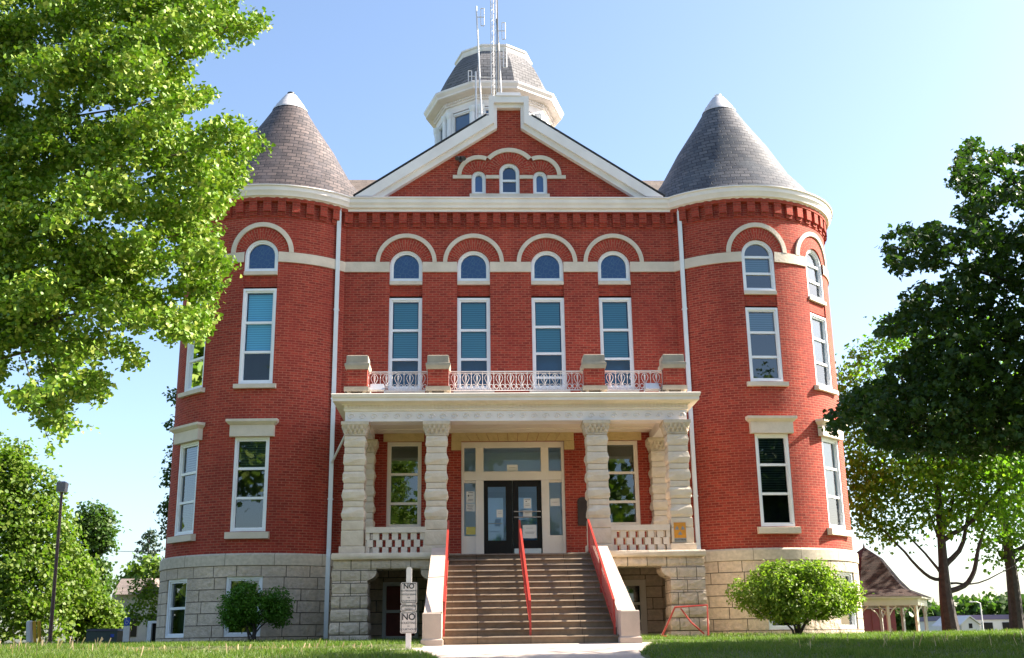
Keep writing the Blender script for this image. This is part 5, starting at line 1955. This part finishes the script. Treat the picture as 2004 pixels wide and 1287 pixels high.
# overhead wire
b = MB()
w0, w1 = at(205, 1077, 30.0), at(420, 1058, 26.0)
b.tube([w0 + (w1 - w0) * t + Vector((0, 0, -.25 * math.sin(math.pi * t))) for t in np.linspace(0, 1, 12)], .014, 5)
tag(b.build('overhead_wire', 'dark_metal', None), 'thin overhead wire crossing the sky left of the left tower', 'wire')

# gazebo
q = at(1707, 1236, 14.0)
gb = tag(empty('gazebo', (q.x, 14.0, 0.2)), 'cream gazebo with a steep brown shingled roof right of the right tower', 'gazebo')
b = MB()
b.lathe([(2.62, 1.40), (1.75, 1.74), (1.36, 2.15), (0.72, 3.0), (0.0, 3.48)], 0, 0, -30, 330, 6)
rf = b.build('roof', 'brown_shingle', gb)
b = MB()
b.lathe([(.06, 3.4), (.04, 3.5), (.0, 3.66)], 0, 0, 0, 360, 8)
b.build('finial', 'dark_metal', rf)
b = MB()
b.lathe([(2.36, 1.06), (2.38, 1.06), (2.38, 1.30), (2.58, 1.33), (2.58, 1.395), (2.3, 1.398), (2.3, 1.06), (2.36, 1.06)], 0, 0, -30, 330, 6)
b.build('eaves_beam', 'gazebo_paint', gb)
b = MB()
b.lathe([(2.5, -.3), (2.5, .0), (0, .01)], 0, 0, -30, 330, 6)
b.build('deck', 'gazebo_paint', gb)
for k in range(6):
    for da in (0, 30):
        t = R(-30 + 60 * k + da)
        rad = 2.25 if da == 0 else 2.25 * math.cos(R(30))
        if da and k in (1,):
            continue
        c = MB()
        c.box(-.055, .055, -.055, .055, 0, 1.06)
        for s in (-1, 1):
            c.tube([(s * .05, 0, .68), (s * .16, 0, .88), (s * .36, 0, 1.04)], .028, 4)
        m = MB()
        m.add(c, (rad * math.sin(t), -rad * math.cos(t), 0), t)
        m.build('post', 'gazebo_paint', gb, weld=False)
# dark red shed seen through the gazebo
q = at(1722, 1235, 24.0)
sh = tag(empty('shed', (q.x, 24.0, 0.0)), 'plain dark red shed seen through the gazebo posts', 'shed')
b = MB()
b.box(-.75, .85, 0, 2.0, -.3, 1.45)
b.build('wall', 'barn_red', sh)
b = MB()
b.hull([[(-.85, -.1, 1.451), (.95, -.1, 1.451), (.95, 2.1, 1.451), (-.85, 2.1, 1.451)], [(-.85, .9, 1.62), (.95, .9, 1.62), (.95, 1.1, 1.62), (-.85, 1.1, 1.62)]])
b.build('roof', 'brown_shingle', sh)
b = MB()
for x in (-.35, .05, .45):
    b.box(x, x + .03, -.02, -.001, -.2, 1.43)
b.build('batten', 'dark_red', sh, weld=False)

# low white buildings far on the right
q = at(1955, 1236, 70.0)
fb = tag(empty('commercial_building', (q.x, 70.0, -1.0)), 'long low white building with a purple fascia far behind the right lawn trees', 'building')
z0 = at(1955, 1212, 70.0).z + 1.0
b = MB()
b.box(-4.2, 6, 0, 8, -.5, z0)
b.build('wall', 'far_wall', fb)
b = MB()
b.box(-4.3, 6.1, -.12, 8.1, z0 + .002, z0 + .42)
b.build('fascia', 'far_band', fb)
for k in range(5):
    b = MB()
    b.box(-3.4 + k * 1.9, -2.4 + k * 1.9, -.04, .02, 1.0, z0 - .25)
    b.build('window', 'black_door', fb, weld=False)
q = at(1902, 1236, 66.0)
fb = tag(empty('gabled_building', (q.x, 66.0, -1.0)), 'small white gabled building front far right of the lawn tree trunk', 'building')
z1 = at(1902, 1222, 66).z + 1.0
z2 = at(1902, 1208, 66).z + 1.0
b = MB()
b.prism([(-.85, -.5), (.75, -.5), (.75, z1), (-.05, z2), (-.85, z1)], 0, 6)
b.build('wall', 'far_wall', fb)
b = MB()
for s in ((-1.0, z1 - .08, -.05, z2 + .08), (-.05, z2 + .08, .9, z1 - .08)):
    b.hull([[(s[0], -.15, s[1]), (s[2], -.15, s[3]), (s[2], -.15, s[3] + .1), (s[0], -.15, s[1] + .1)], [(s[0], 6.1, s[1]), (s[2], 6.1, s[3]), (s[2], 6.1, s[3] + .1), (s[0], 6.1, s[1] + .1)]])
b.build('roof', 'far_wall', fb, weld=False)
b = MB()
b.box(-1.7, -.86, .3, 5, -.5, z1 - .1)
b.build('side_wing', 'far_wall', fb)
b = MB()
b.box(-.2, .1, -.03, .01, z1 - .3, z1 + .1)
b.build('window', 'black_door', fb)
# street light mast far right
q = at(1925, 1235, 60.0)
tt = at(1925, 1180, 60.0)
b = MB()
b.tube([(0, 0, -1), (0, 0, tt.z), (-.3, 0, tt.z + .12), (-.9, 0, tt.z + .1)], [.06, .05, .04, .03], 6)
tag(b.build('street_light', 'galvanised', None, loc=(q.x, 60, 0)), 'thin grey street light far off above the white buildings', 'street light')
